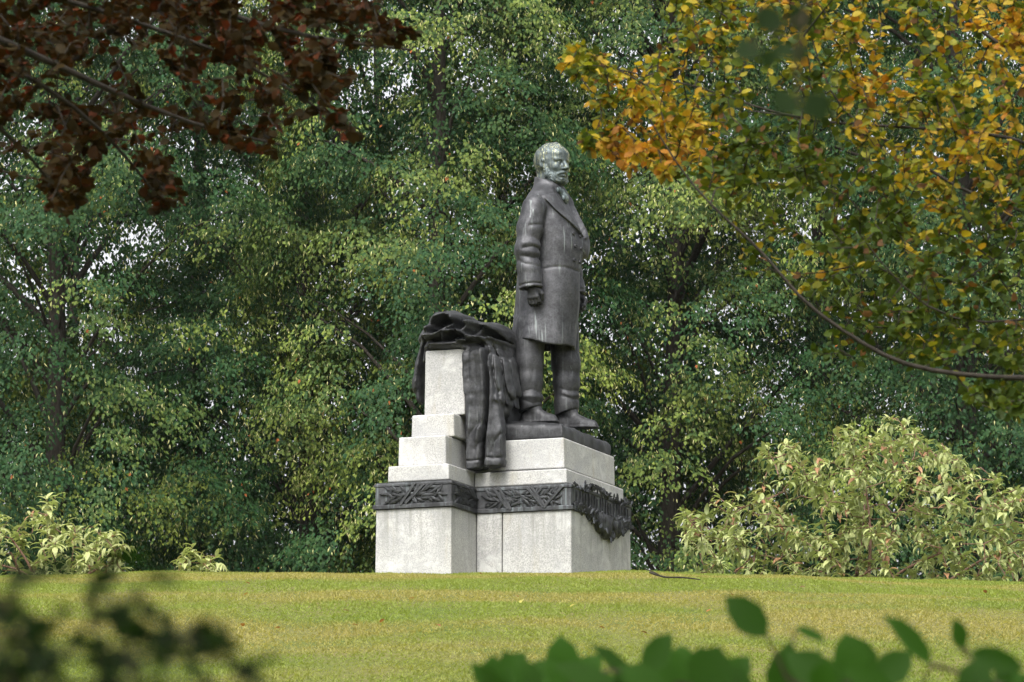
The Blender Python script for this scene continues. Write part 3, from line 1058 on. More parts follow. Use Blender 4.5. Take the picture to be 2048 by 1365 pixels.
def robe_cloth():
    g = Grid((-.95, -1.18, 6.18), (.45, .55, 7.80), .0095)
    d = None

    def sheet(pts, wid, dep, k=.03, bend=0.):
        """Cloth band: wid half width across the wall, dep half thickness."""
        nonlocal d
        P3 = np.array([P(a, b, c) for a, b, c in pts])
        for i in range(len(P3) - 1):
            a, b = P3[i], P3[i + 1]
            ab = b - a
            t = np.clip(((g.X - a[0]) * ab[0] + (g.Y - a[1]) * ab[1] + (g.Z - a[2]) * ab[2]) / (ab @ ab), 0, 1)
            w, q = wid[i] + (wid[i + 1] - wid[i]) * t, dep[i] + (dep[i + 1] - dep[i]) * t
            dx, dy, dz = g.X - a[0] - t * ab[0], g.Y - a[1] - t * ab[1], g.Z - a[2] - t * ab[2]
            L = nrm(ab)
            across = nrm(np.array([L[2], 0, -L[0]]) if abs(L[2]) + abs(L[0]) > .05 else np.array([1., 0, 0]))
            u = dx * across[0] + dz * across[2]
            v2 = dx * dx + dy * dy + dz * dz - u * u
            e = ((np.abs(u) / w)**2.6 + (np.sqrt(np.maximum(v2, 0)) / q)**2.6)**(1 / 2.6)
            c = (e - 1) * np.minimum(w, q)
            d = c if d is None else smin(d, c, k)

    def fold(pts, rad, k=.022):
        nonlocal d
        d = chain(g, [P(*p) for p in pts], rad, .02, None) if d is None else smin(d, chain(g, [P(*p) for p in pts], rad, .02), k)

    def groove(pts, rad, k=.02):
        nonlocal d
        d = smax(d, -chain(g, [P(*p) for p in pts], rad, .01), k)
    # heap on the wall
    for (px, py, ly), r in (((898, 670, -.55), (.19, .40, .12)), ((945, 678, -.45), (.20, .45, .09)), ((990, 682, -.30), (.15, .55, .15)), ((890, 684, -.6), (.22, .38, .09)), ((930, 684, -.55), (.24, .42, .12)), ((1000, 720, -.40), (.13, .40, .22))):
        e_ = ell(g, P(px, py, ly), r)
        d = e_ if d is None else smin(d, e_, .05)
    # crumpled peak and shoulders of the heap
    for (px, py, ly), r, k_ in (((888, 652, -.72), (.105, .26, .125), .022), ((914, 646, -.60), (.080, .30, .105), .016), ((938, 654, -.66), (.075, .26, .085), .014), ((962, 662, -.60), (.080, .26, .070), .014),
                                ((868, 676, -.80), (.070, .22, .085), .022), ((996, 664, -.35), (.110, .30, .070), .016), ((915, 680, -.80), (.15, .19, .060), .016), ((958, 686, -.82), (.10, .17, .055), .016)):
        d = smin(d, ell(g, P(px, py, ly), r), k_)
    # near hanging panels
    sheet([(940, 690, -.93), (951, 712, -.98), (954, 780, -.95), (950, 860, -.92), (941, 940, -.91)], [.06, .105, .118, .118, .124], [.045, .055, .06, .065, .07], .02)
    sheet([(975, 692, -.86), (986, 730, -.90), (993, 800, -.90), (991, 870, -.91), (989, 937, -.90)], [.05, .065, .072, .078, .10], [.06, .07, .075, .08, .085], .035)
    sheet([(960, 760, -.80), (965, 850, -.78), (966, 930, -.78)], [.2, .2, .2], [.06, .06, .06], .02)
    # panels behind, falling onto the bronze base
    sheet([(982, 684, -.66), (1006, 735, -.64), (1018, 790, -.62), (1012, 822, -.62)], [.05, .075, .06, .045], [.08, .09, .08, .07], .018)
    sheet([(995, 678, -.46), (1018, 725, -.44), (1029, 785, -.42), (1029, 808, -.42)], [.05, .06, .055, .035], [.08, .09, .08, .06], .018)
    sheet([(1003, 668, -.22), (1026, 695, -.20), (1035, 750, -.20), (1037, 795, -.20)], [.05, .05, .045, .03], [.08, .09, .08, .06], .018)
    sheet([(985, 720, -.35), (1000, 780, -.35), (1005, 825, -.35)], [.13, .13, .12], [.25, .25, .25], .02)
    sheet([(857, 694, -.95), (890, 692, -.97), (930, 692, -.97)], [.025, .03, .03], [.05, .05, .05], .02)
    # tail hanging down the rear of the wall
    sheet([(874, 668, -.85), (854, 690, -.85), (844, 730, -.82), (837, 770, -.80), (841, 798, -.80)], [.045, .050, .048, .044, .026], [.05, .07, .09, .09, .06], .016)
    fold([(872, 672, -.97), (857, 688, -.97), (847, 722, -.93), (843, 740, -.9)], [.020, .022, .018, .012], .014)
    # folds: ridges (+) and sharp valleys (-) modelled as relief along traced lines
    disp = np.zeros((g.shape[0], 1, g.shape[2]), np.float32)

    def line(h, w, pts, ly=-.93, sharp=False):
        nonlocal disp
        Q = np.array([P(a_, b_, ly) for a_, b_ in pts])[:, [0, 2]]
        best = None
        for i in range(len(Q) - 1):
            a_, b_ = Q[i], Q[i + 1]
            ab = b_ - a_
            t = np.clip(((g.X - a_[0]) * ab[0] + (g.Z - a_[1]) * ab[1]) / (ab @ ab + 1e-12), 0, 1)
            e = np.sqrt((g.X - a_[0] - t * ab[0])**2 + (g.Z - a_[1] - t * ab[1])**2)
            best = e if best is None else np.minimum(best, e)
        disp = disp + (h * np.exp(-best / w) if sharp else h * np.exp(-(best / w)**2))
    V_ = lambda d_, w, *p: line(-d_, w, p, -.93, True)
    R_ = lambda h, w, *p: line(h, w, p)
    # hanging panels
    V_(.042, .012, (976, 690), (979, 760), (978, 830), (971, 880), (966, 940))
    V_(.030, .016, (986, 700), (992, 760), (1001, 800), (1006, 835))
    V_(.014, .020, (956, 715), (958, 770), (950, 815))
    V_(.016, .016, (962, 848), (946, 866), (934, 896))
    V_(.012, .016, (968, 880), (952, 900))
    V_(.016, .014, (1006, 868), (994, 884), (988, 906))
    V_(.012, .012, (945, 706), (944, 760))
    R_(.014, .030, (932, 702), (934, 780), (928, 870), (921, 932))
    R_(.016, .022, (969, 702), (972, 790), (968, 840), (956, 880))
    R_(.020, .022, (984, 712), (986, 790), (980, 870), (975, 932))
    R_(.012, .028, (948, 800), (942, 850), (936, 920))
    R_(.012, .022, (1001, 800), (1005, 850), (1004, 926))
    R_(.010, .022, (960, 860), (958, 925))
    V_(.010, .008, (914, 918), (940, 924), (964, 922))
    V_(.010, .008, (972, 914), (990, 920), (1010, 914))
    # heap
    R_(0.038, .040, (866, 662), (878, 642), (902, 632), (922, 640))
    V_(0.022, 0.015, (870, 652), (884, 653), (893, 658), (888, 665), (874, 668))
    R_(0.032, .024, (858, 678), (880, 675), (900, 666), (914, 655), (918, 644))
    V_(0.016, 0.013, (929, 636), (931, 650), (921, 664), (905, 670))
    R_(0.035, .024, (941, 642), (939, 658), (930, 668))
    V_(0.015, 0.012, (950, 646), (947, 660), (938, 670))
    V_(0.038, 0.017, (950, 672), (958, 662), (966, 662), (972, 672))
    V_(0.033, 0.012, (904, 679), (914, 674), (928, 677), (940, 683))
    R_(0.041, .016, (896, 684), (902, 671), (917, 665), (932, 670), (948, 676))
    R_(0.032, .020, (868, 692), (900, 692), (928, 689))
    R_(0.049, .020, (930, 686), (950, 679), (968, 680), (978, 673))
    V_(0.010, 0.009, (936, 692), (955, 687), (968, 692))
    V_(0.009, 0.011, (862, 684), (880, 682), (896, 688))
    R_(.030, .045, (884, 640), (900, 630), (916, 634))
    R_(.020, .022, (962, 648), (972, 654), (978, 666))
    R_(.020, .024, (996, 650), (1004, 662), (1006, 676))
    # folds falling beside the statue's leg
    line(.028, .026, [(972, 664), (995, 660), (1014, 666), (1024, 680)], -.45)
    line(-0.030, 0.014, [(980, 674), (1000, 676), (1016, 694), (1024, 720)], -.6, True)
    line(.028, .022, [(980, 680), (1002, 712), (1013, 770), (1016, 810)], -.65)
    line(-0.030, 0.013, [(990, 684), (1014, 726), (1023, 790), (1022, 815)], -.55, True)
    line(.020, .020, [(1000, 684), (1022, 726), (1030, 790)], -.5)
    line(-0.024, 0.011, [(1010, 682), (1028, 716), (1034, 770)], -.35, True)
    # tail
    line(-.030, .014, [(862, 678), (852, 700), (848, 735), (845, 755)], -.85, True)
    line(.014, .016, [(858, 676), (846, 704), (838, 750), (834, 778)], -.85)
    d = d - disp + .003 * wob(g, 23, .7) + .0015 * wob(g, 60, 1.1)
    # hem: cut level on the ledge, with a turned edge line
    hemz = 6.215 + .010 * np.sin(g.X * 14)
    d = smax(d, hemz - g.Z, .008)
    d = d + .006 * np.exp(-((g.Z - hemz - .075) / .008)**2)
    # keep out of the granite wall and seat
    wall = np.maximum(np.maximum(g.X + .137, -.553 - g.X), np.maximum(np.abs(g.Y) - 1.005, g.Z - 7.338))
    stepa = np.maximum(np.maximum(g.X + .182, -.62 - g.X), np.maximum(np.abs(g.Y) - 1.153, g.Z - 6.713))
    stepb = np.maximum(np.maximum(g.X + .202, -.69 - g.X), np.maximum(np.abs(g.Y) - 1.303, g.Z - 6.489))
    seat = np.maximum(np.maximum(g.X - .74, -.14 - g.X), np.maximum(np.abs(g.Y) - .722, g.Z - 6.50))
    for s_ in (wall, stepa, stepb, seat): d = np.maximum(d, -s_)
    g.mesh('cloth', d, RBASE, BRONZE_DARK, robe)


robe_cloth()
#@@TREES
# ------------------------------------------------------------------ plants: shared tools
def tubes(polys, rads, sides=6):
    """Swept tubes along polylines -> verts, quads."""
    V, Fq, n0 = [], [], 0
    ang = np.arange(sides) * 2 * math.pi / sides
    ca, sa = np.cos(ang)[:, None], np.sin(ang)[:, None]
    for pts, rr in zip(polys, rads):
        pts = np.asarray(pts, float)
        m = len(pts)
        tan = nrm(np.gradient(pts, axis=0))
        ref = np.array([.31, .22, .93]) if abs(tan[0][2]) < .8 else np.array([1., .1, 0])
        for i in range(m):
            u = nrm(np.cross(tan[i], ref))
            v = np.cross(tan[i], u)
            V.append(pts[i] + (u * ca + v * sa) * rr[i])
        k = np.arange(m - 1)[:, None] * sides + np.arange(sides)[None, :]
        k2 = np.arange(m - 1)[:, None] * sides + (np.arange(sides)[None, :] + 1) % sides
        Fq.append(np.stack([k, k2, k2 + sides, k + sides], -1).reshape(-1, 4) + n0)
        n0 += m * sides
    return np.concatenate(V), np.concatenate(Fq)


def leaf_shape(kind):
    """Unit leaf: stalk at origin, tip at +x (length 1), width along y, face normal +z."""
    if kind == 'kite':
        V = [(0, 0, 0), (.42, -.42, .06), (1, 0, -.10), (.42, .42, .06)]
        Fq = [(0, 1, 2), (0, 2, 3)]
    elif kind == 'oval':                                              # beech: oval, slight fold, wavy tip
        xs, ws = [0, .18, .45, .75, 1.], [0, .23, .335, .24, 0]
        V = [(0, 0, 0)]
        for x_, w_ in zip(xs[1:4], ws[1:4]):
            V += [(x_, -w_, .07), (x_, 0, 0), (x_, w_, .07)]
        V += [(1, 0, -.07)]
        Fq = [(0, 1, 2), (0, 2, 3), (1, 4, 5), (1, 5, 2), (2, 5, 6), (2, 6, 3), (4, 7, 8), (4, 8, 5), (5, 8, 9), (5, 9, 6), (7, 10, 8), (8, 10, 9)]
    elif kind == 'lance':                                             # long drooping leaf, arched
        xs, ws = [0, .2, .48, .78, 1.], [0, .14, .175, .10, 0]
        zz = [0, .05, -.02, -.18, -.42]
        V = [(0, 0, 0)]
        for x_, w_, z_ in zip(xs[1:4], ws[1:4], zz[1:4]):
            V += [(x_ * .93, -w_, z_ + .055), (x_ * .93, 0, z_), (x_ * .93, w_, z_ + .055)]
        V += [(.9, 0, -.42)]
        Fq = [(0, 1, 2), (0, 2, 3), (1, 4, 5), (1, 5, 2), (2, 5, 6), (2, 6, 3), (4, 7, 8), (4, 8, 5), (5, 8, 9), (5, 9, 6), (7, 10, 8), (8, 10, 9)]
    return np.array(V, float), np.array(Fq)


def frames(dirs, norms):
    x = nrm(dirs)
    z = nrm(norms - (norms * x).sum(-1, keepdims=True) * x)
    y = np.cross(z, x)
    return x, y, z


def leaf_cloud(name, kind, pos, dirs, norms, size, width, cols, mat, parent=None):
    V0, F0 = leaf_shape(kind)
    x, y, z = frames(dirs, norms)
    n, m = len(pos), len(V0)
    V = (pos[:, None] + size[:, None, None] * (V0[None, :, 0, None] * x[:, None] + (width[:, None] * V0[None, :, 1])[..., None] * y[:, None] + V0[None, :, 2, None] * z[:, None]))
    Fc = (F0[None] + (np.arange(n) * m)[:, None, None]).reshape(-1, 3)
    me = mesh_data(name, V.reshape(-1, 3), Fc, kind != 'kite', np.repeat(cols, m, 0))
    return link(name, me, mat, parent)


def leaf_objects(kind, pos, dirs, norms, size, width, cols, mat, parent, palette=10, name='leaf'):
    """Single leaves as parts; the tints are rounded to a small palette so that the mesh data is shared."""
    V0, F0 = leaf_shape(kind)
    c = np.asarray(cols)
    cen = c[np.random.default_rng(1).choice(len(c), min(palette, len(c)), False)]
    which = ((c[:, None] - cen[None])**2).sum(-1).argmin(1)
    mes = []
    for q in cen:
        me = mesh_data(name, V0, F0, True, np.tile(q, (len(V0), 1)))
        me.materials.append(mat)
        mes.append(me)
    x, y, z = frames(dirs, norms)
    base = np.array(parent.location)
    for i in range(len(pos)):
        o = bpy.data.objects.new(name, mes[which[i]])
        COL.objects.link(o)
        o.parent = parent
        s_, w_ = size[i], size[i] * width[i]
        M = Matrix(((x[i][0] * s_, y[i][0] * w_, z[i][0] * s_, pos[i][0] - base[0]), (x[i][1] * s_, y[i][1] * w_, z[i][1] * s_, pos[i][1] - base[1]),
                    (x[i][2] * s_, y[i][2] * w_, z[i][2] * s_, pos[i][2] - base[2]), (0, 0, 0, 1)))
        o.matrix_local = M


def pix(p):
    """Photo pixel of world points (only used to rank which leaves show largest)."""
    d = np.asarray(p) - CAM
    dep = d @ _f
    return 1024 + F_PX * d[:, 0] / dep, 682.5 - F_PX * (d @ _u) / dep, dep


def split_leaves(pos, n=300):
    """The n leaves in view that show largest (nearest) -> mask."""
    px, py, dep = pix(pos)
    inv = (px > -20) & (px < 2068) & (py > -20) & (py < 1385) & (dep > 0)
    key = np.where(inv, dep, 1e9)
    m = np.zeros(len(pos), bool)
    m[np.argsort(key)[:n]] = True
    return m & inv


def rand_dirs(n, r=rng):
    return nrm(r.normal(0, 1, (n, 3)))


# ------------------------------------------------------------------ lime trees behind the knoll
UP = np.array([0, 0, 1.])


def lime_foliage(seed, R, z0, z1, n_b, n_sp, n_lf, lsize, yellow, profile_top=.55, gaps=()):
    """Leaf positions etc. around a trunk at the origin; boughs carry drooping sprays."""
    r = np.random.default_rng(seed)
    # big hanging lobes with hollows between them, kept apart by dart throwing
    lobes = []
    n_lobe = max(10, n_b // 5)
    for k in range(4000):
        t = r.random()
        ang = r.random() * 2 * math.pi if r.random() < .45 else math.pi + r.random() * math.pi     # fuller on the open side
        env = R * math.sqrt(min(1, max(.06, 1 - ((t - .35) / .72)**2)))
        rad = env * (.42 + .56 * math.sqrt(r.random()))
        c = np.array([math.cos(ang) * rad, math.sin(ang) * rad, z0 + (z1 - z0) * t])
        if any(np.linalg.norm(c - np.array(g_[:3])) < g_[3] for g_ in gaps): continue
        if all(np.linalg.norm((c - q) * np.array([1, 1, .8])) > 1.12 * (R / 3.2)**.5 for q in lobes): lobes.append(c)
        if len(lobes) >= n_lobe: break
    lobes = np.array(lobes)
    ltint = r.random(len(lobes))
    lrad = (.62 + .38 * r.random(len(lobes))) * (R / 3.2)**.5
    li = r.integers(0, len(lobes), n_b)
    ld = nrm(r.normal(0, 1, (n_b, 3)) + nrm(lobes[li] * np.array([1, 1, 0])) * .7 + UP * .35)
    bc = lobes[li] + ld * lrad[li][:, None] * np.array([1, 1, .85]) * (.60 + .40 * r.random((n_b, 1)))
    inn = r.random(n_b) < .20                                       # shoots close round the trunk
    bc[inn, :2] *= .45 * r.random((inn.sum(), 1)) + .1
    br = np.stack([.38 + .25 * r.random(n_b), .38 + .25 * r.random(n_b), .24 + .18 * r.random(n_b)], -1) * (R / 3.0)**.5
    outw = nrm(bc * np.array([1, 1, 0]) + 1e-6)
    btint = np.clip(ltint[li] + r.normal(0, .13, n_b), 0, 1)
    # sprays on the bough surface
    bi = np.repeat(np.arange(n_b), n_sp)
    dd = nrm(rand_dirs(len(bi), r) + outw[bi] * .55 + UP * .30)
    sp = bc[bi] + dd * br[bi] * (.55 + .45 * r.random((len(bi), 1))**.5)
    ax = nrm(outw[bi] * .55 + dd * np.array([.7, .7, .25]) + r.normal(0, .25, (len(bi), 3)) + np.array([0, 0, -.10]))
    L = .34 + .26 * r.random(len(bi))
    # leaves along each spray
    si = np.repeat(np.arange(len(bi)), n_lf)
    tt = r.random(len(si))
    a = ax[si]
    lat = nrm(np.cross(a, UP) + 1e-6)
    sgn = r.choice([-1., 1.], len(si))[:, None]
    Ls = L[si][:, None]
    T = tt[:, None]
    pos = sp[si] + a * Ls * T + np.array([0, 0, -.62]) * Ls * T**2 + lat * sgn * (.05 + .10 * r.random((len(si), 1))) + r.normal(0, .035, (len(si), 3))
    dirs = nrm(a * .45 + lat * sgn * .40 + np.array([0, 0, -.85]) + r.normal(0, .26, (len(si), 3)))
    norms = nrm(UP * .60 + outw[bi][si] * .65 + dd[si] * .35 + r.normal(0, .30, (len(si), 3)))
    size = lsize * (.7 + .6 * r.random(len(si)))
    bt = btint[bi][si][:, None]
    yel = np.clip((bt - (1 - yellow)) / yellow, 0, 1) * .75 * np.clip(T * 1.4, 0, 1) + .12 * r.random((len(si), 1))
    c0 = np.array([.015, .052, .019]) * (.75 + .5 * r.random((len(si), 1)))
    c1 = np.array([.20, .245, .045]) * (.75 + .5 * r.random((len(si), 1)))
    cols = c0 * (1 - yel) + c1 * yel
    width = .66 + .25 * r.random(len(si))
    # pale hanging bracts among the leaves of the outer sprays
    m = r.random(len(si)) < (.06 + .16 * np.clip((bt[:, 0] - (1 - yellow)) / yellow, 0, 1)) * (tt > .3)
    dirs[m] = nrm(np.array([0, 0, -1.]) + r.normal(0, .35, (m.sum(), 3)))
    width[m] = .28
    size[m] *= 1.0
    cols[m] = np.array([.48, .47, .22]) * (.7 + .5 * r.random((m.sum(), 1)))
    # the odd turned leaf
    m2 = r.random(len(si)) < .0015
    cols[m2] = np.array([.30, .10, .03])
    return pos, dirs, norms, size, width, cols, bc, br


def lime_wood(seed, bc, z_top, girth=.34):
    r = np.random.default_rng(seed)
    wob_ = np.cumsum(r.normal(0, .07, (9, 2)), 0)
    tz = np.linspace(-.3, z_top, 9)
    trunk = np.stack([wob_[:, 0], wob_[:, 1], tz], -1)
    trunk[0, :2] = 0
    tr = girth * (1 - .85 * np.linspace(0, 1, 9)) + .03
    tr[0] *= 1.35
    tv, tf = tubes([trunk], [tr], 10)
    polys, rads = [], []
    for c in bc[::10]:
        zb = max(1.5, c[2] - (.35 + .5 * r.random()) * np.linalg.norm(c[:2]) - .4)
        p0 = np.array([np.interp(zb, tz, trunk[:, 0]), np.interp(zb, tz, trunk[:, 1]), zb])
        s_ = np.linspace(0, 1, 5)[:, None]
        mid = p0 + (c - p0) * s_ + UP * (.30 * np.sin(s_ * math.pi)) * np.linalg.norm(c - p0) * .35 + r.normal(0, .05, (5, 3)) * s_
        polys.append(mid)
        rads.append(np.linspace(.045, .010, 5) * (.7 + .8 * r.random()))
    bv, bf = tubes(polys, rads, 5)
    return (tv, tf), (bv, bf)


def lime_tree(px, depth, label, seed, R=2.9, z0=3.2, z1=19.5, n_b=600, n_sp=13, n_lf=21, lsize=.070, yellow=.45, gaps=(), girth=.20, share=None, rz=0.):
    x = (px - 1024) / F_PX * depth
    gz = float(ground(x, depth))
    o = empty('lime_tree', (x, depth, gz), rz)
    tag(o, label, 'tree', 'lime trees behind the statue')
    if share is None:
        pos, dirs, norms, size, width, cols, bc, br = lime_foliage(seed, R, z0, z1, n_b, n_sp, n_lf, lsize, yellow, gaps=gaps)
        cr = leaf_cloud('crown', 'kite', pos, dirs, norms, size, width, cols, LIME_LEAF, o)
        (tv, tf), (bv, bf) = lime_wood(seed + 50, bc, z1 - 2, girth)
        share = (cr.data, mesh_data('trunk', tv, tf, True), mesh_data('boughs', bv, bf, True))
        t_ = link('trunk', share[1], BARK, o)
    else:
        link('crown', share[0], None, o)
        t_ = link('trunk', share[1], BARK, o)
    link('boughs', share[2], BARK, t_)
    return share


lime_tree(110, 59, 'broad lime tree hanging dark green over the blurred shrub, at the picture\'s left edge', 11, 3.3, yellow=.22)
lime_tree(640, 61, 'lime tree with yellow-green boughs directly behind the draped bronze robe', 12, 3.3, yellow=.50)
lime_tree(1330, 60, 'yellow-green lime tree just beyond the statue\'s chest and the autumn beech', 13, 3.1, yellow=.68)
lime_tree(1960, 59, 'dark green lime tree behind the tall shrub and beech, at the picture\'s right edge', 14, 3.2, yellow=.35)
lime_tree(885, 57.5, 'slender yellow-green lime tree filling the space between robe and statue', 15, 2.3, n_b=400, yellow=.6, girth=.18)
shA = lime_tree(380, 66, 'lime tree of the second row, seen in the dark gap left of the robe', 21, 4.6, 1.8, 22, 520, 10, 14, .100, .22)
shB = lime_tree(1010, 66, 'lime tree of the second row, dark behind the statue\'s head', 22, 4.6, 1.8, 22, 520, 10, 14, .100, .22)
lime_tree(1650, 66.5, 'lime tree of the second row, deep behind the autumn beech branches', 0, share=shA, rz=2.2)
lime_tree(-250, 66, 'lime tree of the second row, beyond the copper leaves at the far left', 0, share=shB, rz=1.2)
lime_tree(2280, 66, 'lime tree of the second row, at the far right behind beech and shrub', 0, share=shB, rz=4.0)
lime_tree(120, 73, 'rearmost lime tree glimpsed through the left trees', 0, share=shB, rz=2.9)
lime_tree(760, 73.5, 'rearmost lime tree glimpsed behind robe and wall', 0, share=shA, rz=4.4)
lime_tree(1400, 73, 'rearmost lime tree glimpsed behind the statue\'s coat', 0, share=shB, rz=5.3)
lime_tree(2000, 73.5, 'rearmost lime tree glimpsed behind the tall shrub', 0, share=shA, rz=.9)

lime_tree(1024 - 4.6 / 6.2 * F_PX * -1, -6.2, 'unseen lime tree added behind the viewer so that its crown shades the nearest leaves', 0, share=shA, rz=1.6)  # out of view, added only to keep sky light off the near leaves
lime_tree(1024 + 3.4 / 6.4 * F_PX * -1, -6.4, 'second unseen lime tree added behind the viewer to shade the lower right leaves', 0, share=shB, rz=3.1)  # another unseen tree, added purely as shade


# ------------------------------------------------------------------ branching growth for the nearer plants
def grow(skel, targets, step=.12, sag=.0, seed=0, rt=.0035):
    """skel: list of polylines (root first) with radii; targets (n,3).  Each target is joined to the nearest node by a curved twig."""
    r = np.random.default_rng(seed)
    nodes = np.concatenate([np.asarray(p, float) for p, _ in skel])
    dist0 = np.array([np.min(np.linalg.norm(nodes - t, axis=1)) for t in targets])
    polys, rads = [np.asarray(p, float) for p, _ in skel], [np.asarray(q, float) for _, q in skel]
    ends = []
    for i in np.argsort(dist0):
        t = targets[i]
        dv = np.linalg.norm(nodes - t, axis=1)
        j = int(np.argmin(dv))
        q, L = nodes[j], dv[j]
        m = max(3, int(L / step) + 1)
        s = np.linspace(0, 1, m)[:, None]
        side = r.normal(0, .10, 3) * L
        pl = q + (t - q) * s + side * np.sin(s * math.pi) + np.array([0, 0, -sag]) * L * s * s
        polys.append(pl)
        rads.append(np.linspace(rt * (1 + .9 * min(L, 1.5)), rt * .55, m))
        nodes = np.concatenate([nodes, pl[1:]])
        ends.append((i, pl))
    return polys, rads, ends


def smooth_path(pts, n):
    pts = np.asarray(pts, float)
    d = np.r_[0, np.cumsum(np.linalg.norm(np.diff(pts, axis=0), axis=1))]
    t = np.linspace(0, d[-1], n)
    P_ = np.stack([np.interp(t, d, pts[:, i]) for i in range(pts.shape[1])], -1)
    for _ in range(3):
        P_[1:-1] = (P_[:-2] + 2 * P_[1:-1] + P_[2:]) / 4
    return P_


def in_poly(px, py, poly):
    poly = np.asarray(poly, float)
    inside = np.zeros(len(px), bool)
    j = len(poly) - 1
    for i in range(len(poly)):
        xi, yi = poly[i]
        xj, yj = poly[j]
        inside ^= ((yi > py) != (yj > py)) & (px < (xj - xi) * (py - yi) / (yj - yi + 1e-9) + xi)
        j = i
    return inside


def region_points(poly, d0, d1, n, seed, weight=None):
    """n world points in the body of foliage whose outline is `poly`, spread from depth d0 to d1."""
    r = np.random.default_rng(seed)
    poly = np.asarray(poly, float)
    lo, hi = poly.min(0), poly.max(0)
    P_, Q_ = [], []
    while len(P_) < n:
        a = lo + (hi - lo) * r.random((4 * n, 2))
        ok = in_poly(a[:, 0], a[:, 1], poly)
        if weight is not None: ok &= r.random(len(a)) < weight(a[:, 0], a[:, 1])
        for u in a[ok]:
            P_.append(at(u[0], u[1], d0 + (d1 - d0) * r.random()))
            Q_.append(u)
            if len(P_) == n: break
    return np.array(P_), np.array(Q_)


def twig_leaves(ends, per, tail, lsize, r, flat=.5):
    """Alternate leaves along the last part of every twig."""
    pos, dirs, norms, idx = [], [], [], []
    for i, pl in ends:
        seg = pl[::-1]
        d = np.r_[0, np.cumsum(np.linalg.norm(np.diff(seg, axis=0), axis=1))]
        n = per
        s = np.linspace(0, min(tail, d[-1]), n) + r.uniform(-.01, .01, n)
        p = np.stack([np.interp(np.clip(s, 0, d[-1]), d, seg[:, k]) for k in range(3)], -1)
        tan = nrm(pl[-1] - pl[-2])
        lat = nrm(np.cross(tan, UP) + 1e-4)
        sg = np.where(np.arange(n) % 2 == 0, 1., -1.)[:, None]
        dr = nrm(tan * .55 + lat * sg * .9 + r.normal(0, .38, (n, 3)) + np.array([0, 0, -.12]))
        dr[0] = nrm(tan + r.normal(0, .25, 3))
        pos.append(p)
        dirs.append(dr)
        norms.append(nrm(UP * flat + r.normal(0, .55, (n, 3))))
        idx += [i] * n
    return np.concatenate(pos), np.concatenate(dirs), np.concatenate(norms), np.array(idx)


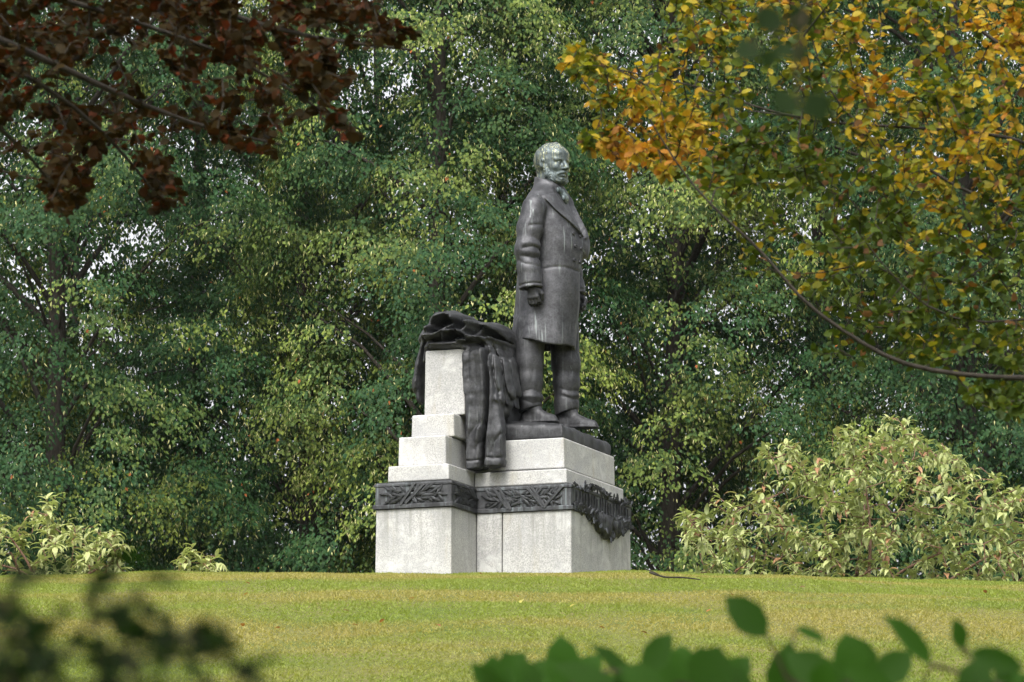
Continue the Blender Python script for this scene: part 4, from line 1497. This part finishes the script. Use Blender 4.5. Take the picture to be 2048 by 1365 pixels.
# ------------------------------------------------------------------ autumn beech, its branches reaching in from the right
def autumn_beech():
    r = np.random.default_rng(31)
    bx, by = 6.3, 16.5
    gz = float(ground(bx, by))
    o = empty('beech_tree', (bx, by, gz))
    tag(o, 'beech tree turning yellow and orange, its low branch sweeping in beside the statue', 'tree')
    D = 16.5
    A = lambda l: smooth_path([at(a, b, c) for a, b, c in l], 26)
    trunk = smooth_path([(bx, by, gz - .2), (bx - .05, by, gz + 1.5), (bx + .05, by + .1, gz + 4), (bx - .1, by, gz + 7), (bx, by, gz + 11)], 20)
    fork = lambda z: np.array([bx, by, gz + z])
    limbs = []

    def limb(first, l, r0, r1, n=30):
        pts = [fork(first)] + [at(a, b, c) for a, b, c in l]
        p = smooth_path(pts, n)
        limbs.append((p, np.linspace(r0, r1, n)))
    limb(1.0, [(2500, 700, 15.20), (2200, 755, 15.20), (2048, 757, 14.35), (1950, 754, 14.35), (1880, 745, 14.35), (1800, 733, 14.35), (1760, 718, 14.35), (1725, 690, 14.35), (1705, 662, 14.35), (1670, 645, 14.35), (1625, 632, 14.35), (1585, 590, 14.35), (1560, 548, 14.35),
               (1535, 500, 14.35), (1490, 470, 14.35), (1440, 435, 14.35), (1395, 385, 14.35), (1360, 345, 14.35), (1330, 290, 14.35), (1300, 240, 14.35)], .036, .003, 70)
    limb(1.6, [(2300, 520, 16.6), (2048, 420, 16.8), (1900, 380, 16.8), (1780, 270, 16.8), (1700, 265, 16.8), (1650, 180, 16.8), (1625, 80, 16.8)], .030, .003, 44)
    limb(2.0, [(2300, 420, 16.0), (2048, 270, 15.8), (1900, 262, 15.7), (1780, 250, 15.7), (1640, 250, 15.7), (1500, 215, 15.7), (1380, 160, 15.7), (1250, 150, 15.7), (1160, 120, 15.7)], .022, .0025, 50)
    limb(2.4, [(2300, 250, 17.2), (2048, 120, 17.2), (1940, 60, 17.2), (1880, -20, 17.2), (1800, -120, 17.2)], .030, .006, 36)
    limb(1.2, [(2300, 600, 15.4), (2048, 640, 15.2), (1900, 660, 15.2), (1800, 580, 15.2), (1720, 470, 15.2)], .022, .003, 40)
    limb(.9, [(2400, 830, 15.6), (2150, 840, 15.4), (2010, 800, 15.3)], .018, .003, 30)
    limb(3.2, [(2300, 0, 16.5), (2000, -150, 16.3), (1700, -180, 16.2), (1450, -120, 16), (1350, -20, 16)], .05, .006, 40)
    poly = [(1125, 95), (1180, 85), (1230, 130), (1270, 150), (1300, 60), (1330, 0), (1340, -40), (2110, -40), (2110, 830), (2020, 830), (1960, 800), (1940, 770), (1870, 735), (1790, 735), (1720, 745), (1620, 715), (1625, 680), (1700, 690), (1690, 650),
            (1620, 600), (1570, 540), (1520, 560), (1470, 545), (1500, 500), (1440, 470), (1440, 430), (1390, 390), (1290, 350), (1240, 350), (1175, 300), (1160, 260), (1210, 235), (1180, 200), (1130, 140)]

    def wgt(px, py):
        w = np.ones(len(px)) * .85
        w *= np.where((px < 1640) & (py > 380) & (py < 640), .42, 1)
        w *= np.where((px > 1900) & (py > 700) & (px < 2000) & (py < 770), .12, 1)
        w = np.where((px > 1900) & (py > 765), 1.6, w)
        w *= np.where((abs(px - 1250) < 45) & (abs(py - 235) < 28), .25, 1)
        w *= .55 + .9 * vnoise(px, py, 75., 4)
        return np.clip(w, 0, 1)
    tg, uv = region_points(poly, 14.6, 17.8, 980, 5, wgt)
    tg4, uv4 = region_points([(1880, 765), (1960, 772), (2110, 775), (2110, 850), (2030, 835), (1960, 812), (1930, 790)], 13.9, 15.5, 45, 25)
    tg5, uv5 = region_points([(1120, 92), (1180, 84), (1235, 130), (1240, 190), (1195, 225), (1140, 150)], 15.0, 16.0, 20, 26)
    tg6, uv6 = region_points([(1165, 265), (1215, 235), (1290, 190), (1420, 230), (1400, 340), (1330, 365), (1250, 345), (1180, 300)], 15.0, 16.2, 60, 27)
    tg, uv = np.concatenate([tg, tg4, tg5, tg6]), np.concatenate([uv, uv4, uv5, uv6])
    # the crown goes on beyond the frame
    tg2, uv2 = region_points([(1350, -700), (3300, -700), (3300, 1000), (2120, 850), (2100, -50), (1350, -50)], 13.5, 19.5, 300, 6)
    T = np.concatenate([tg, tg2])
    UV = np.concatenate([uv, uv2])
    polys, rads, ends = grow(limbs, T, .10, .04, 8, .0032)
    tv, tf = tubes([trunk], [np.linspace(.30, .08, 20)], 12)
    t_ = link('trunk', mesh_data('trunk', tv - np.array(o.location), tf, True), BARK, o)
    bv, bf = tubes(polys, rads, 5)
    link('branches', mesh_data('branches', bv - np.array(o.location), bf, True), TWIG if False else BARK, t_)
    pos, dirs, norms, idx = twig_leaves(ends, 11, .42, .06, r, .45)
    u = UV[idx]
    n = len(pos)
    # turning colours: gold and orange at the outer sprays, green to olive inside, by spray
    sp = r.random(len(T))
    au = np.clip(.35 + .72 * (vnoise(UV[:, 0] + 900, UV[:, 1] + 900, 120., 12) - .5) + np.where(UV[:, 0] < 1420, .19, 0) - np.clip((UV[:, 1] - 330) / 800, 0, .36) + np.where((UV[:, 0] > 1700) & (UV[:, 1] < 300), .15, 0) + .4 * (sp - .5), 0, 1)
    a = np.clip(au[idx] + r.normal(0, .20, n), 0, 1)
    key = np.array([0, .28, .48, .68, .86, 1.])
    pal = np.array([[.045, .075, .012], [.09, .125, .014], [.20, .20, .018], [.42, .30, .028], [.44, .265, .028], [.38, .165, .024]])
    cols = np.stack([np.interp(a, key, pal[:, k]) for k in range(3)], -1) * (.70 + .5 * r.random((n, 1)))
    br = r.random(n) < .05
    cols[br] = np.array([.13, .065, .022])
    size = .042 * (.7 + .6 * r.random(n))
    width = .95 + .3 * r.random(n)
    m = split_leaves(pos, 300)
    base = np.array(o.location)
    st = leaf_cloud('foliage', 'oval', pos[~m] - base, dirs[~m], norms[~m], size[~m], width[~m], cols[~m], BEECH_LEAF, o)
    st['kind'] = 'stuff'
    leaf_objects('oval', pos[m], dirs[m], norms[m], size[m], width[m], cols[m], BEECH_LEAF, o, 24)


autumn_beech()


# ------------------------------------------------------------------ copper beech overhanging from the upper left
def copper_beech():
    r = np.random.default_rng(41)
    bx, by = -6.5, 9.5
    gz = float(ground(bx, by))
    o = empty('copper_beech_tree', (bx, by, gz))
    tag(o, 'copper beech with dark red-brown leaves hanging over the upper left corner', 'tree')
    trunk = smooth_path([(bx, by, gz - .2), (bx + .05, by, gz + 1.5), (bx - .05, by + .1, gz + 4), (bx + .1, by, gz + 8), (bx, by, gz + 13)], 20)
    limbs = []

    def limb(z, l, r0, r1, n=40):
        p = smooth_path([(bx, by, gz + z)] + [at(a, b, c) for a, b, c in l], n)
        limbs.append((p, np.linspace(r0, r1, n)))
    limb(3.2, [(-600, -100, 11.5), (-200, 0, 12.4), (100, 120, 12.8), (330, 240, 13.0), (480, 280, 13.1), (560, 290, 13.2)], .07, .005)
    limb(3.5, [(-600, -350, 11.5), (-100, -200, 12.4), (250, -60, 12.8), (500, 60, 13.0), (700, 90, 13.2), (820, 100, 13.3)], .07, .005)
    limb(2.9, [(-600, 100, 11.5), (-250, 150, 12.2), (0, 230, 12.6), (80, 330, 12.8), (140, 420, 13.0)], .05, .004)
    limb(3.3, [(-500, 0, 11.5), (-50, 90, 12.2), (160, 210, 12.5), (270, 320, 12.7), (320, 400, 12.8)], .05, .004)
    limb(3.4, [(-400, -150, 11.9), (200, 20, 12.6), (520, 130, 13.2), (640, 220, 13.4), (710, 270, 13.5)], .04, .004)
    limb(5.5, [(-800, -900, 9.5), (-200, -1300, 9.0), (500, -1500, 8.5), (1300, -1600, 8.0)], .09, .02)
    limb(5.0, [(-500, -700, 12), (100, -700, 13), (700, -600, 13.5), (1000, -500, 13.5)], .07, .01)
    poly = [(-60, -60), (830, -60), (825, 100), (740, 130), (660, 170), (730, 250), (700, 285), (640, 235), (580, 200), (540, 290), (470, 300), (400, 240), (340, 260), (365, 400), (330, 430), (270, 350), (215, 290), (180, 330), (170, 440), (95, 425), (90, 330), (50, 260), (0, 330), (-60, 330)]

    def wgt(px, py):
        w = np.clip(1.15 - py / 560 - np.clip(px - 350, 0, 999) / 1100, .32, 1)
        return np.clip(w * (-.1 + 2.0 * vnoise(px, py, 85., 6)), .03, 1)
    tg, uv = region_points(poly, 12.0, 14.2, 400, 15, wgt)
    for q_, k_, z_ in (([(95, 330), (170, 340), (165, 445), (95, 425)], 7, 31), ([(265, 335), (350, 330), (362, 420), (322, 432)], 7, 32), ([(620, 205), (720, 245), (712, 285), (640, 240)], 6, 33),
                       ([(430, 240), (560, 240), (545, 300), (460, 300)], 8, 34), ([(600, 20), (830, 30), (822, 105), (640, 150)], 16, 35)):
        tg = np.concatenate([tg, region_points(q_, 12.4, 13.6, k_, z_)[0]])
    tg2, _ = region_points([(-1500, -1200), (1100, -1200), (1000, -80), (-80, -80), (-80, 300), (-1500, 300)], 10.5, 15.0, 300, 16)
    tg3 = np.stack([r.uniform(-7, 3.0, 260), r.uniform(1.5, 11.0, 260), r.uniform(4.6, 7.0, 260)], -1)
    tg3 = tg3[tg3[:, 2] > CAM_Z + tg3[:, 1] * .275 + .35]
    T = np.concatenate([tg, tg2, tg3])
    polys, rads, ends = grow(limbs, T, .12, .05, 18, .0032)
    base = np.array(o.location)
    tv, tf = tubes([trunk], [np.linspace(.34, .10, 20)], 12)
    t_ = link('trunk', mesh_data('trunk', tv - base, tf, True), BARK, o)
    bv, bf = tubes(polys, rads, 5)
    link('branches', mesh_data('branches', bv - base, bf, True), BARK, t_)
    pos, dirs, norms, idx = twig_leaves(ends, 11, .42, .06, r, .45)
    n = len(pos)
    qx_, qy_, _ = pix(pos)
    big = (qx_ < -60) | (qy_ < -60) | (qx_ > 1000)
    a = r.random(n)
    key = np.array([0, .35, .65, .88, 1.])
    pal = np.array([[.016, .018, .006], [.028, .024, .007], [.036, .030, .008], [.042, .024, .009], [.11, .036, .013]])
    cols = np.stack([np.interp(a, key, pal[:, k]) for k in range(3)], -1) * np.array([.95, .78, .75])
    size = .042 * (.7 + .6 * r.random(n)) * np.where(big, 1.7, 1.)
    width = .95 + .3 * r.random(n)
    m = split_leaves(pos, 300)
    st = leaf_cloud('foliage', 'oval', pos[~m] - base, dirs[~m], norms[~m], size[~m], width[~m], cols[~m], COPPER_LEAF, o)
    st['kind'] = 'stuff'
    leaf_objects('oval', pos[m], dirs[m], norms[m], size[m], width[m], cols[m], COPPER_LEAF, o, 20)


copper_beech()


# ------------------------------------------------------------------ shrubs with drooping leaves just behind the crest
def whorl_shrub(px, depth, poly, n_t, label, seed, cats, n_obj, d0, d1, pale=.16, lsize=.122, weight=None, hidden=40):
    r = np.random.default_rng(seed)
    x = (px - 1024) / F_PX * depth
    gz = float(ground(x, depth))
    o = empty('shrub', (x, depth, gz))
    tag(o, label, 'shrub', cats)
    base = np.array(o.location)
    tg, uv = region_points(poly, d0, d1, n_t, seed, weight)
    skel = []
    for k in range(7):
        tip = tg[r.integers(len(tg))]
        root = np.array([x + r.normal(0, .12), depth + r.normal(0, .12), gz - .1])
        mid = root + (tip - root) * .45 + np.array([r.normal(0, .1), r.normal(0, .1), .15])
        p = smooth_path([root, mid, root + (tip - root) * .8], 14)
        skel.append((p, np.linspace(.028, .008, 14)))
    polys, rads, ends = grow(skel, tg, .10, -.04, seed, .0055)
    bv, bf = tubes(polys, rads, 5)
    link('stems', mesh_data('stems', bv - base, bf, True), RED_TWIG, o)
    pos, dirs, norms, cols, size = [], [], [], [], []
    for i, pl in ends:
        tip, tan = pl[-1], nrm(nrm(pl[-1] - pl[-3]) + np.array([0, 0, .5]))
        n = r.integers(8, 13)
        lat = nrm(np.cross(tan, [.3, .2, 1.]))
        bi_ = np.cross(tan, lat)
        ph = np.arange(n) * 2.4 + r.random() * 6
        s = r.random(n) * .16
        el = .75 - 3.4 * s + r.normal(0, .25, n)
        rad = nrm(lat * np.cos(ph)[:, None] + bi_ * np.sin(ph)[:, None])
        dr = nrm(rad + tan * el[:, None] + r.normal(0, .1, (n, 3)))
        pos.append(tip - tan * s[:, None])
        dirs.append(dr)
        norms.append(nrm(UP * 1.0 + tan * .3 + r.normal(0, .15, (n, 3))))
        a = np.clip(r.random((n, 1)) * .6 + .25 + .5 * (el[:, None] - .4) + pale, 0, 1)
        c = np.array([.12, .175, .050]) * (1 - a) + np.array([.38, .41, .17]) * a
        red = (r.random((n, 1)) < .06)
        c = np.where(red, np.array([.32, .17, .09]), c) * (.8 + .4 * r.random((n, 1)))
        cols.append(c)
        size.append(lsize * (.65 + .6 * r.random(n)))
    pos, dirs, norms, cols, size = (np.concatenate(v) for v in (pos, dirs, norms, cols, size))
    width = .85 + .4 * r.random(len(pos))
    m = split_leaves(pos, n_obj)
    if (~m).any():
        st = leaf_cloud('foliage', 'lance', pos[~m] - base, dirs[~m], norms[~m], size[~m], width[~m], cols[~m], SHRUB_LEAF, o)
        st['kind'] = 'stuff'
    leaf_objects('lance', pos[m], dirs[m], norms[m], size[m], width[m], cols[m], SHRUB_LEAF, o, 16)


G_SH = 'pale drooping-leaved shrubs along the crest'
whorl_shrub(1720, 38.2, [(1330, 1190), (1350, 1120), (1385, 1130), (1440, 1130), (1400, 1090), (1345, 1065), (1375, 1010), (1430, 975), (1500, 985), (1530, 950), (1495, 890), (1520, 870), (1580, 885), (1620, 920), (1660, 930), (1665, 860), (1710, 850), (1750, 850), (1800, 815),
                         (1830, 860), (1880, 885), (1920, 915), (1970, 935), (2010, 965), (2060, 975), (2180, 1040), (2180, 1230), (1700, 1230)], 640,
            'tall broad pale green shrub on the crest to the right of the pedestal', 61, G_SH, 300, 36.9, 39.4)
whorl_shrub(110, 37.5, [(-80, 1200), (-80, 1000), (0, 1000), (20, 1040), (70, 1020), (85, 970), (112, 962), (118, 1020), (150, 1050), (175, 1070), (195, 1040), (215, 1070), (268, 1055), (290, 1075), (262, 1110), (255, 1190)], 150,
            'low pale shrub on the crest behind the blurred leaves, left of the pedestal', 62, G_SH, 300, 36.9, 38.4, .5)
whorl_shrub(400, 37.3, [(345, 1190), (350, 1110), (395, 1068), (412, 1095), (440, 1090), (458, 1130), (430, 1190)], 22,
            'small pale shrub tuft peeping over the crest between left shrub and pedestal', 63, G_SH, 300, 37.0, 37.8, .5)


# ------------------------------------------------------------------ out-of-focus leaves close to the camera
def leaf_between(base_px, tip_px, depth, wpx, dz=0.):
    a, b = at(*base_px, depth), at(*tip_px, depth + dz)
    L = np.linalg.norm(b - a)
    return a, b - a, L, (wpx / F_PX * depth) / L / .67


def laurel():
    r = np.random.default_rng(71)
    D = 4.4
    x = (1560 - 1024) / F_PX * D
    gz = float(ground(x, D))
    o = empty('laurel_shrub', (x, D, gz))
    tag(o, 'dark green broad-leaved shrub out of focus along the lower right edge', 'shrub')
    base = np.array(o.location)
    L = [((1535, 1275), (1450, 1190), 72), ((1588, 1258), (1655, 1285), 34), ((1862, 1330), (1768, 1228), 52), ((1925, 1300), (1908, 1236), 42), ((1940, 1305), (2050, 1338), 50),
         ((1290, 1350), (1343, 1264), 62), ((1400, 1390), (1440, 1290), 100), ((1490, 1370), (1400, 1310), 60), ((1690, 1400), (1570, 1300), 84), ((1640, 1390), (1655, 1320), 60), ((1790, 1400), (1690, 1340), 70),
         ((1010, 1400), (942, 1325), 46), ((1080, 1400), (1030, 1312), 56), ((1240, 1400), (1105, 1325), 70), ((1290, 1400), (1180, 1282), 46), ((1330, 1400), (1240, 1330), 80), ((1990, 1400), (1950, 1345), 60), ((2060, 1400), (2030, 1340), 50)]
    ends, pos, dirs, size, wid = [], [], [], [], []
    for i, (b, t, w) in enumerate(L):
        p, d, s, ww = leaf_between(b, t, D + r.uniform(-.25, .25), w, r.uniform(-.02, .02))
        pos.append(p); dirs.append(d); size.append(s); wid.append(ww)
    for i in range(26):                                               # a lower tier just inside the frame
        p = at(r.uniform(960, 2080), r.uniform(1362, 1405), D + r.uniform(.1, .5))
        pos.append(p); dirs.append(nrm(np.array([r.normal(0, .8), 0, .8]))); size.append(.045 + .02 * r.random()); wid.append(1.1)
    for i in range(60):                                               # the rest of the bush below the frame
        p = at(r.uniform(880, 2150), r.uniform(1410, 1700), D + r.uniform(-.4, .4))
        pos.append(p); dirs.append(nrm(r.normal(0, 1, 3) + UP * .4)); size.append(.06 + .02 * r.random()); wid.append(1.)
    pos, dirs, size, wid = np.array(pos), np.array(dirs), np.array(size), np.array(wid)
    norms = nrm(np.array([0, -1., .35]) + r.normal(0, .22, (len(pos), 3)))
    cols = np.array([.034, .088, .009]) * (.75 + .6 * r.random((len(pos), 1)))
    skel = []
    for k in range(6):
        top = at(1000 + k * 200, 1400, D)
        root = np.array([x + (k - 2.5) * .06, D + r.normal(0, .06), gz - .05])
        skel.append((smooth_path([root, (root + top) / 2 + r.normal(0, .05, 3), top], 12), np.linspace(.010, .003, 12)))
    polys, rads, _ = grow(skel, pos, .05, .0, 3, .0028)
    bv, bf = tubes(polys, rads, 5)
    link('stems', mesh_data('stems', bv - base, bf, True), TWIG, o)
    leaf_objects('oval', pos, dirs, norms, size, wid, cols, DARK_LEAF, o, 10)


laurel()


def box_shrub():
    r = np.random.default_rng(81)
    D = 2.3
    x = (150 - 1024) / F_PX * D
    gz = float(ground(x, D))
    o = empty('small_leaved_shrub', (x, D, gz))
    tag(o, 'small-leaved dark shrub blurred close to the camera in the lower left corner', 'shrub')
    base = np.array(o.location)
    poly = [(-60, 1400), (-60, 1190), (40, 1130), (90, 1090), (170, 1120), (260, 1110), (330, 1150), (300, 1200), (340, 1230), (440, 1230), (500, 1260), (520, 1340), (560, 1400), (560, 1480), (-60, 1480)]

    def wgt(px, py):
        return np.clip(.42 + (py - 1200) / 500 + 1.3 * (vnoise(px, py, 80., 9) - .5), .08, 1)
    tg, uv = region_points(poly, 2.0, 2.6, 125, 82, wgt)
    tg2, _ = region_points([(-300, 1420), (620, 1420), (700, 1900), (-300, 1900)], 2.0, 2.6, 45, 83)
    T = np.concatenate([tg, tg2])
    skel = []
    for k in range(5):
        top = at(-40 + k * 120, 1480, D)
        root = np.array([x + (k - 2) * .03, D + r.normal(0, .05), gz - .05])
        skel.append((smooth_path([root, (root + top) / 2 + r.normal(0, .04, 3), top], 14), np.linspace(.008, .002, 14)))
    polys, rads, ends = grow(skel, T, .03, .0, 5, .0009)
    bv, bf = tubes(polys, rads, 5)
    link('stems', mesh_data('stems', bv - base, bf, True), TWIG, o)
    pos, dirs, norms, idx = twig_leaves(ends, 5, .035, .02, r, .3)
    n = len(pos)
    cols = np.array([.013, .028, .005]) * (.6 + .9 * r.random((n, 1)))
    size = .0145 * (.7 + .6 * r.random(n))
    m = split_leaves(pos, 300)
    if (~m).any():
        st = leaf_cloud('foliage', 'oval', pos[~m] - base, dirs[~m], norms[~m], size[~m], np.ones((~m).sum()), cols[~m], DARK_LEAF, o)
        st['kind'] = 'stuff'
    leaf_objects('oval', pos[m], dirs[m], norms[m], size[m], np.ones(m.sum()), cols[m], DARK_LEAF, o, 10)


box_shrub()


def hanging_twig():
    r = np.random.default_rng(91)
    D = 3.2
    top = at(1650, -420, D)
    o = empty('overhanging_twig', tuple(top))
    tag(o, 'twig of dark green leaves hanging very blurred in front of the autumn beech', 'twig')
    base = np.array(o.location)
    main = smooth_path([top, at(1640, -150, D), at(1610, 30, D), at(1590, 130, D), at(1600, 210, D)], 24)
    side = smooth_path([at(1610, 30, D), at(1560, 60, D), at(1500, 95, D)], 8)
    bv, bf = tubes([main, side], [np.linspace(.004, .0012, 24), np.linspace(.0015, .0008, 8)], 6)
    link('stem', mesh_data('stem', bv - base, bf, True), TWIG, o)
    L = [((1560, 20), (1515, 62), 54), ((1600, 10), (1596, 70), 44), ((1520, 90), (1468, 115), 48), ((1585, 92), (1548, 112), 40), ((1596, 85), (1600, 130), 34), ((1590, 190), (1552, 222), 58), ((1610, 190), (1655, 240), 56), ((1545, 95), (1530, 140), 30), ((1640, -60), (1600, -20), 50), ((1650, -120), (1700, -80), 50)]
    pos, dirs, size, wid = [], [], [], []
    for b, t, w in L:
        p, d, s, ww = leaf_between(b, t, D + r.uniform(-.06, .06), w * 1.35)
        pos.append(p); dirs.append(d); size.append(s); wid.append(ww)
    pos, dirs, size, wid = np.array(pos), np.array(dirs), np.array(size), np.array(wid)
    norms = nrm(np.array([0, -1., .3]) + r.normal(0, .2, (len(pos), 3)))
    cols = np.array([.020, .038, .010]) * (.7 + .6 * r.random((len(pos), 1)))
    leaf_objects('oval', pos, dirs, norms, size, wid, cols, DARK_LEAF, o, 6)


hanging_twig()


# ------------------------------------------------------------------ litter on the lawn
def litter():
    r = np.random.default_rng(101)

    def on_lawn(px, py):
        """Walk the sight line until it meets the lawn."""
        d = ray(px, py)
        for y in np.arange(18, 34, .02):
            p = CAM + d * (y / d[1])
            if p[2] < ground(p[0], y) + .025: return np.array([p[0], y, float(ground(p[0], y)) + .03])
        return None
    spots = [((1042, 1208), .055, (.62, .60, .40), 'pale fallen leaf lying on the lawn below the pedestal'), ((1140, 1216), .045, (.55, .52, .30), 'second, smaller pale fallen leaf on the lawn, nearer the statue\'s front'),
             ((1412, 1226), .04, (.38, .16, .06), 'orange-brown fallen leaf on the lawn right of the pedestal'), ((1036, 1196), .04, (.25, .12, .05), 'brown fallen leaf just above the pale leaf on the lawn'),
             ((760, 1248), .05, (.25, .12, .06), 'brown fallen leaf low on the lawn left of the pedestal'), ((880, 1255), .05, (.28, .13, .06), 'brown fallen leaf on the dry strip below the pedestal\'s middle'),
             ((500, 1170), .04, (.24, .12, .06), 'brown fallen leaf near the crest left of the pedestal')]
    for (px, py), s, c, lab in spots:
        p = on_lawn(px, py)
        if p is None: continue
        V0, F0 = leaf_shape('oval')
        me = mesh_data('fallen_leaf', V0 * np.array([s, s * 1.1, s * 1.5]), F0, True, np.tile(np.array(c), (len(V0), 1)))
        o = link('fallen_leaf', me, BEECH_LEAF)
        o.location = p
        o.rotation_euler = (r.uniform(-.5, .5), r.uniform(-.6, -.1), r.uniform(0, 6.28))
        tag(o, lab, 'leaf', 'fallen leaves on the lawn')
    V0, F0 = leaf_shape('oval')
    small = [mesh_data('fallen_leaf', V0 * np.array([.042, .045, .06]), F0, True, np.tile(np.array(c), (len(V0), 1))) for c in ((.20, .10, .045), (.26, .13, .05), (.15, .085, .04))]
    for me in small: me.materials.append(BEECH_LEAF)
    for k in range(14):
        p = on_lawn(r.uniform(330, 2030), 1148 + 130 * r.random()**1.5)
        if p is None: continue
        o = link('fallen_leaf', small[k % 3])
        o.location = p
        o.rotation_euler = (r.uniform(-.5, .5), r.uniform(-.6, .1), r.uniform(0, 6.28))
        tag(o, 'tiny brown fallen leaf scattered on the mown grass of the slope', 'leaf', 'fallen leaves on the lawn')
    a, b, c_, d_ = (on_lawn(*q) for q in ((1300, 1152), (1330, 1157), (1365, 1159), (1400, 1161)))
    if a is not None:
        pts = smooth_path([a + [0, 0, .02], b, c_ + [0, 0, .01], d_], 16)
        o = empty('fallen_branch', tuple(b))
        tag(o, 'thin dark fallen branch lying on the lawn right of the pedestal', 'branch')
        side = smooth_path([pts[5], pts[5] + np.array([-.06, .1, .05]), pts[5] + np.array([-.12, .2, .08])], 6)
        v, f = tubes([pts], [np.linspace(.009, .004, 16) * (1 + .3 * r.random(16))], 6)
        link('stick', mesh_data('stick', v - b, f, True), BARK, o)
        v, f = tubes([side], [np.linspace(.006, .003, 6)], 5)
        link('side_twig', mesh_data('side_twig', v - b, f, True), BARK, o)


litter()



# ------------------------------------------------------------------ thin pale veil added in clear air to lift the dark gaps between the trees
def added_haze():
    x0, x1, y0, y1, z0, z1 = -70, 70, -25, 130, -1.2, 34
    V = [(x, y, z) for x in (x0, x1) for y in (y0, y1) for z in (z0, z1)]
    Fq = [(0, 1, 3, 2), (4, 6, 7, 5), (0, 4, 5, 1), (2, 3, 7, 6), (0, 2, 6, 4), (1, 5, 7, 3)]
    m, n, l = new_mat('added_haze')
    v = n.new('ShaderNodeVolumePrincipled')
    v.inputs['Color'].default_value = (.86, .94, 1.0, 1)
    v.inputs['Density'].default_value = .0001
    o_ = n.new('ShaderNodeOutputMaterial')
    l.new(v.outputs[0], o_.inputs['Volume'])
    o = link('added_haze', mesh_data('added_haze', V, Fq), m)
    tag(o, 'thin pale veil added before the trees to lift their dark gaps', 'added_haze', kind='stuff')


added_haze()
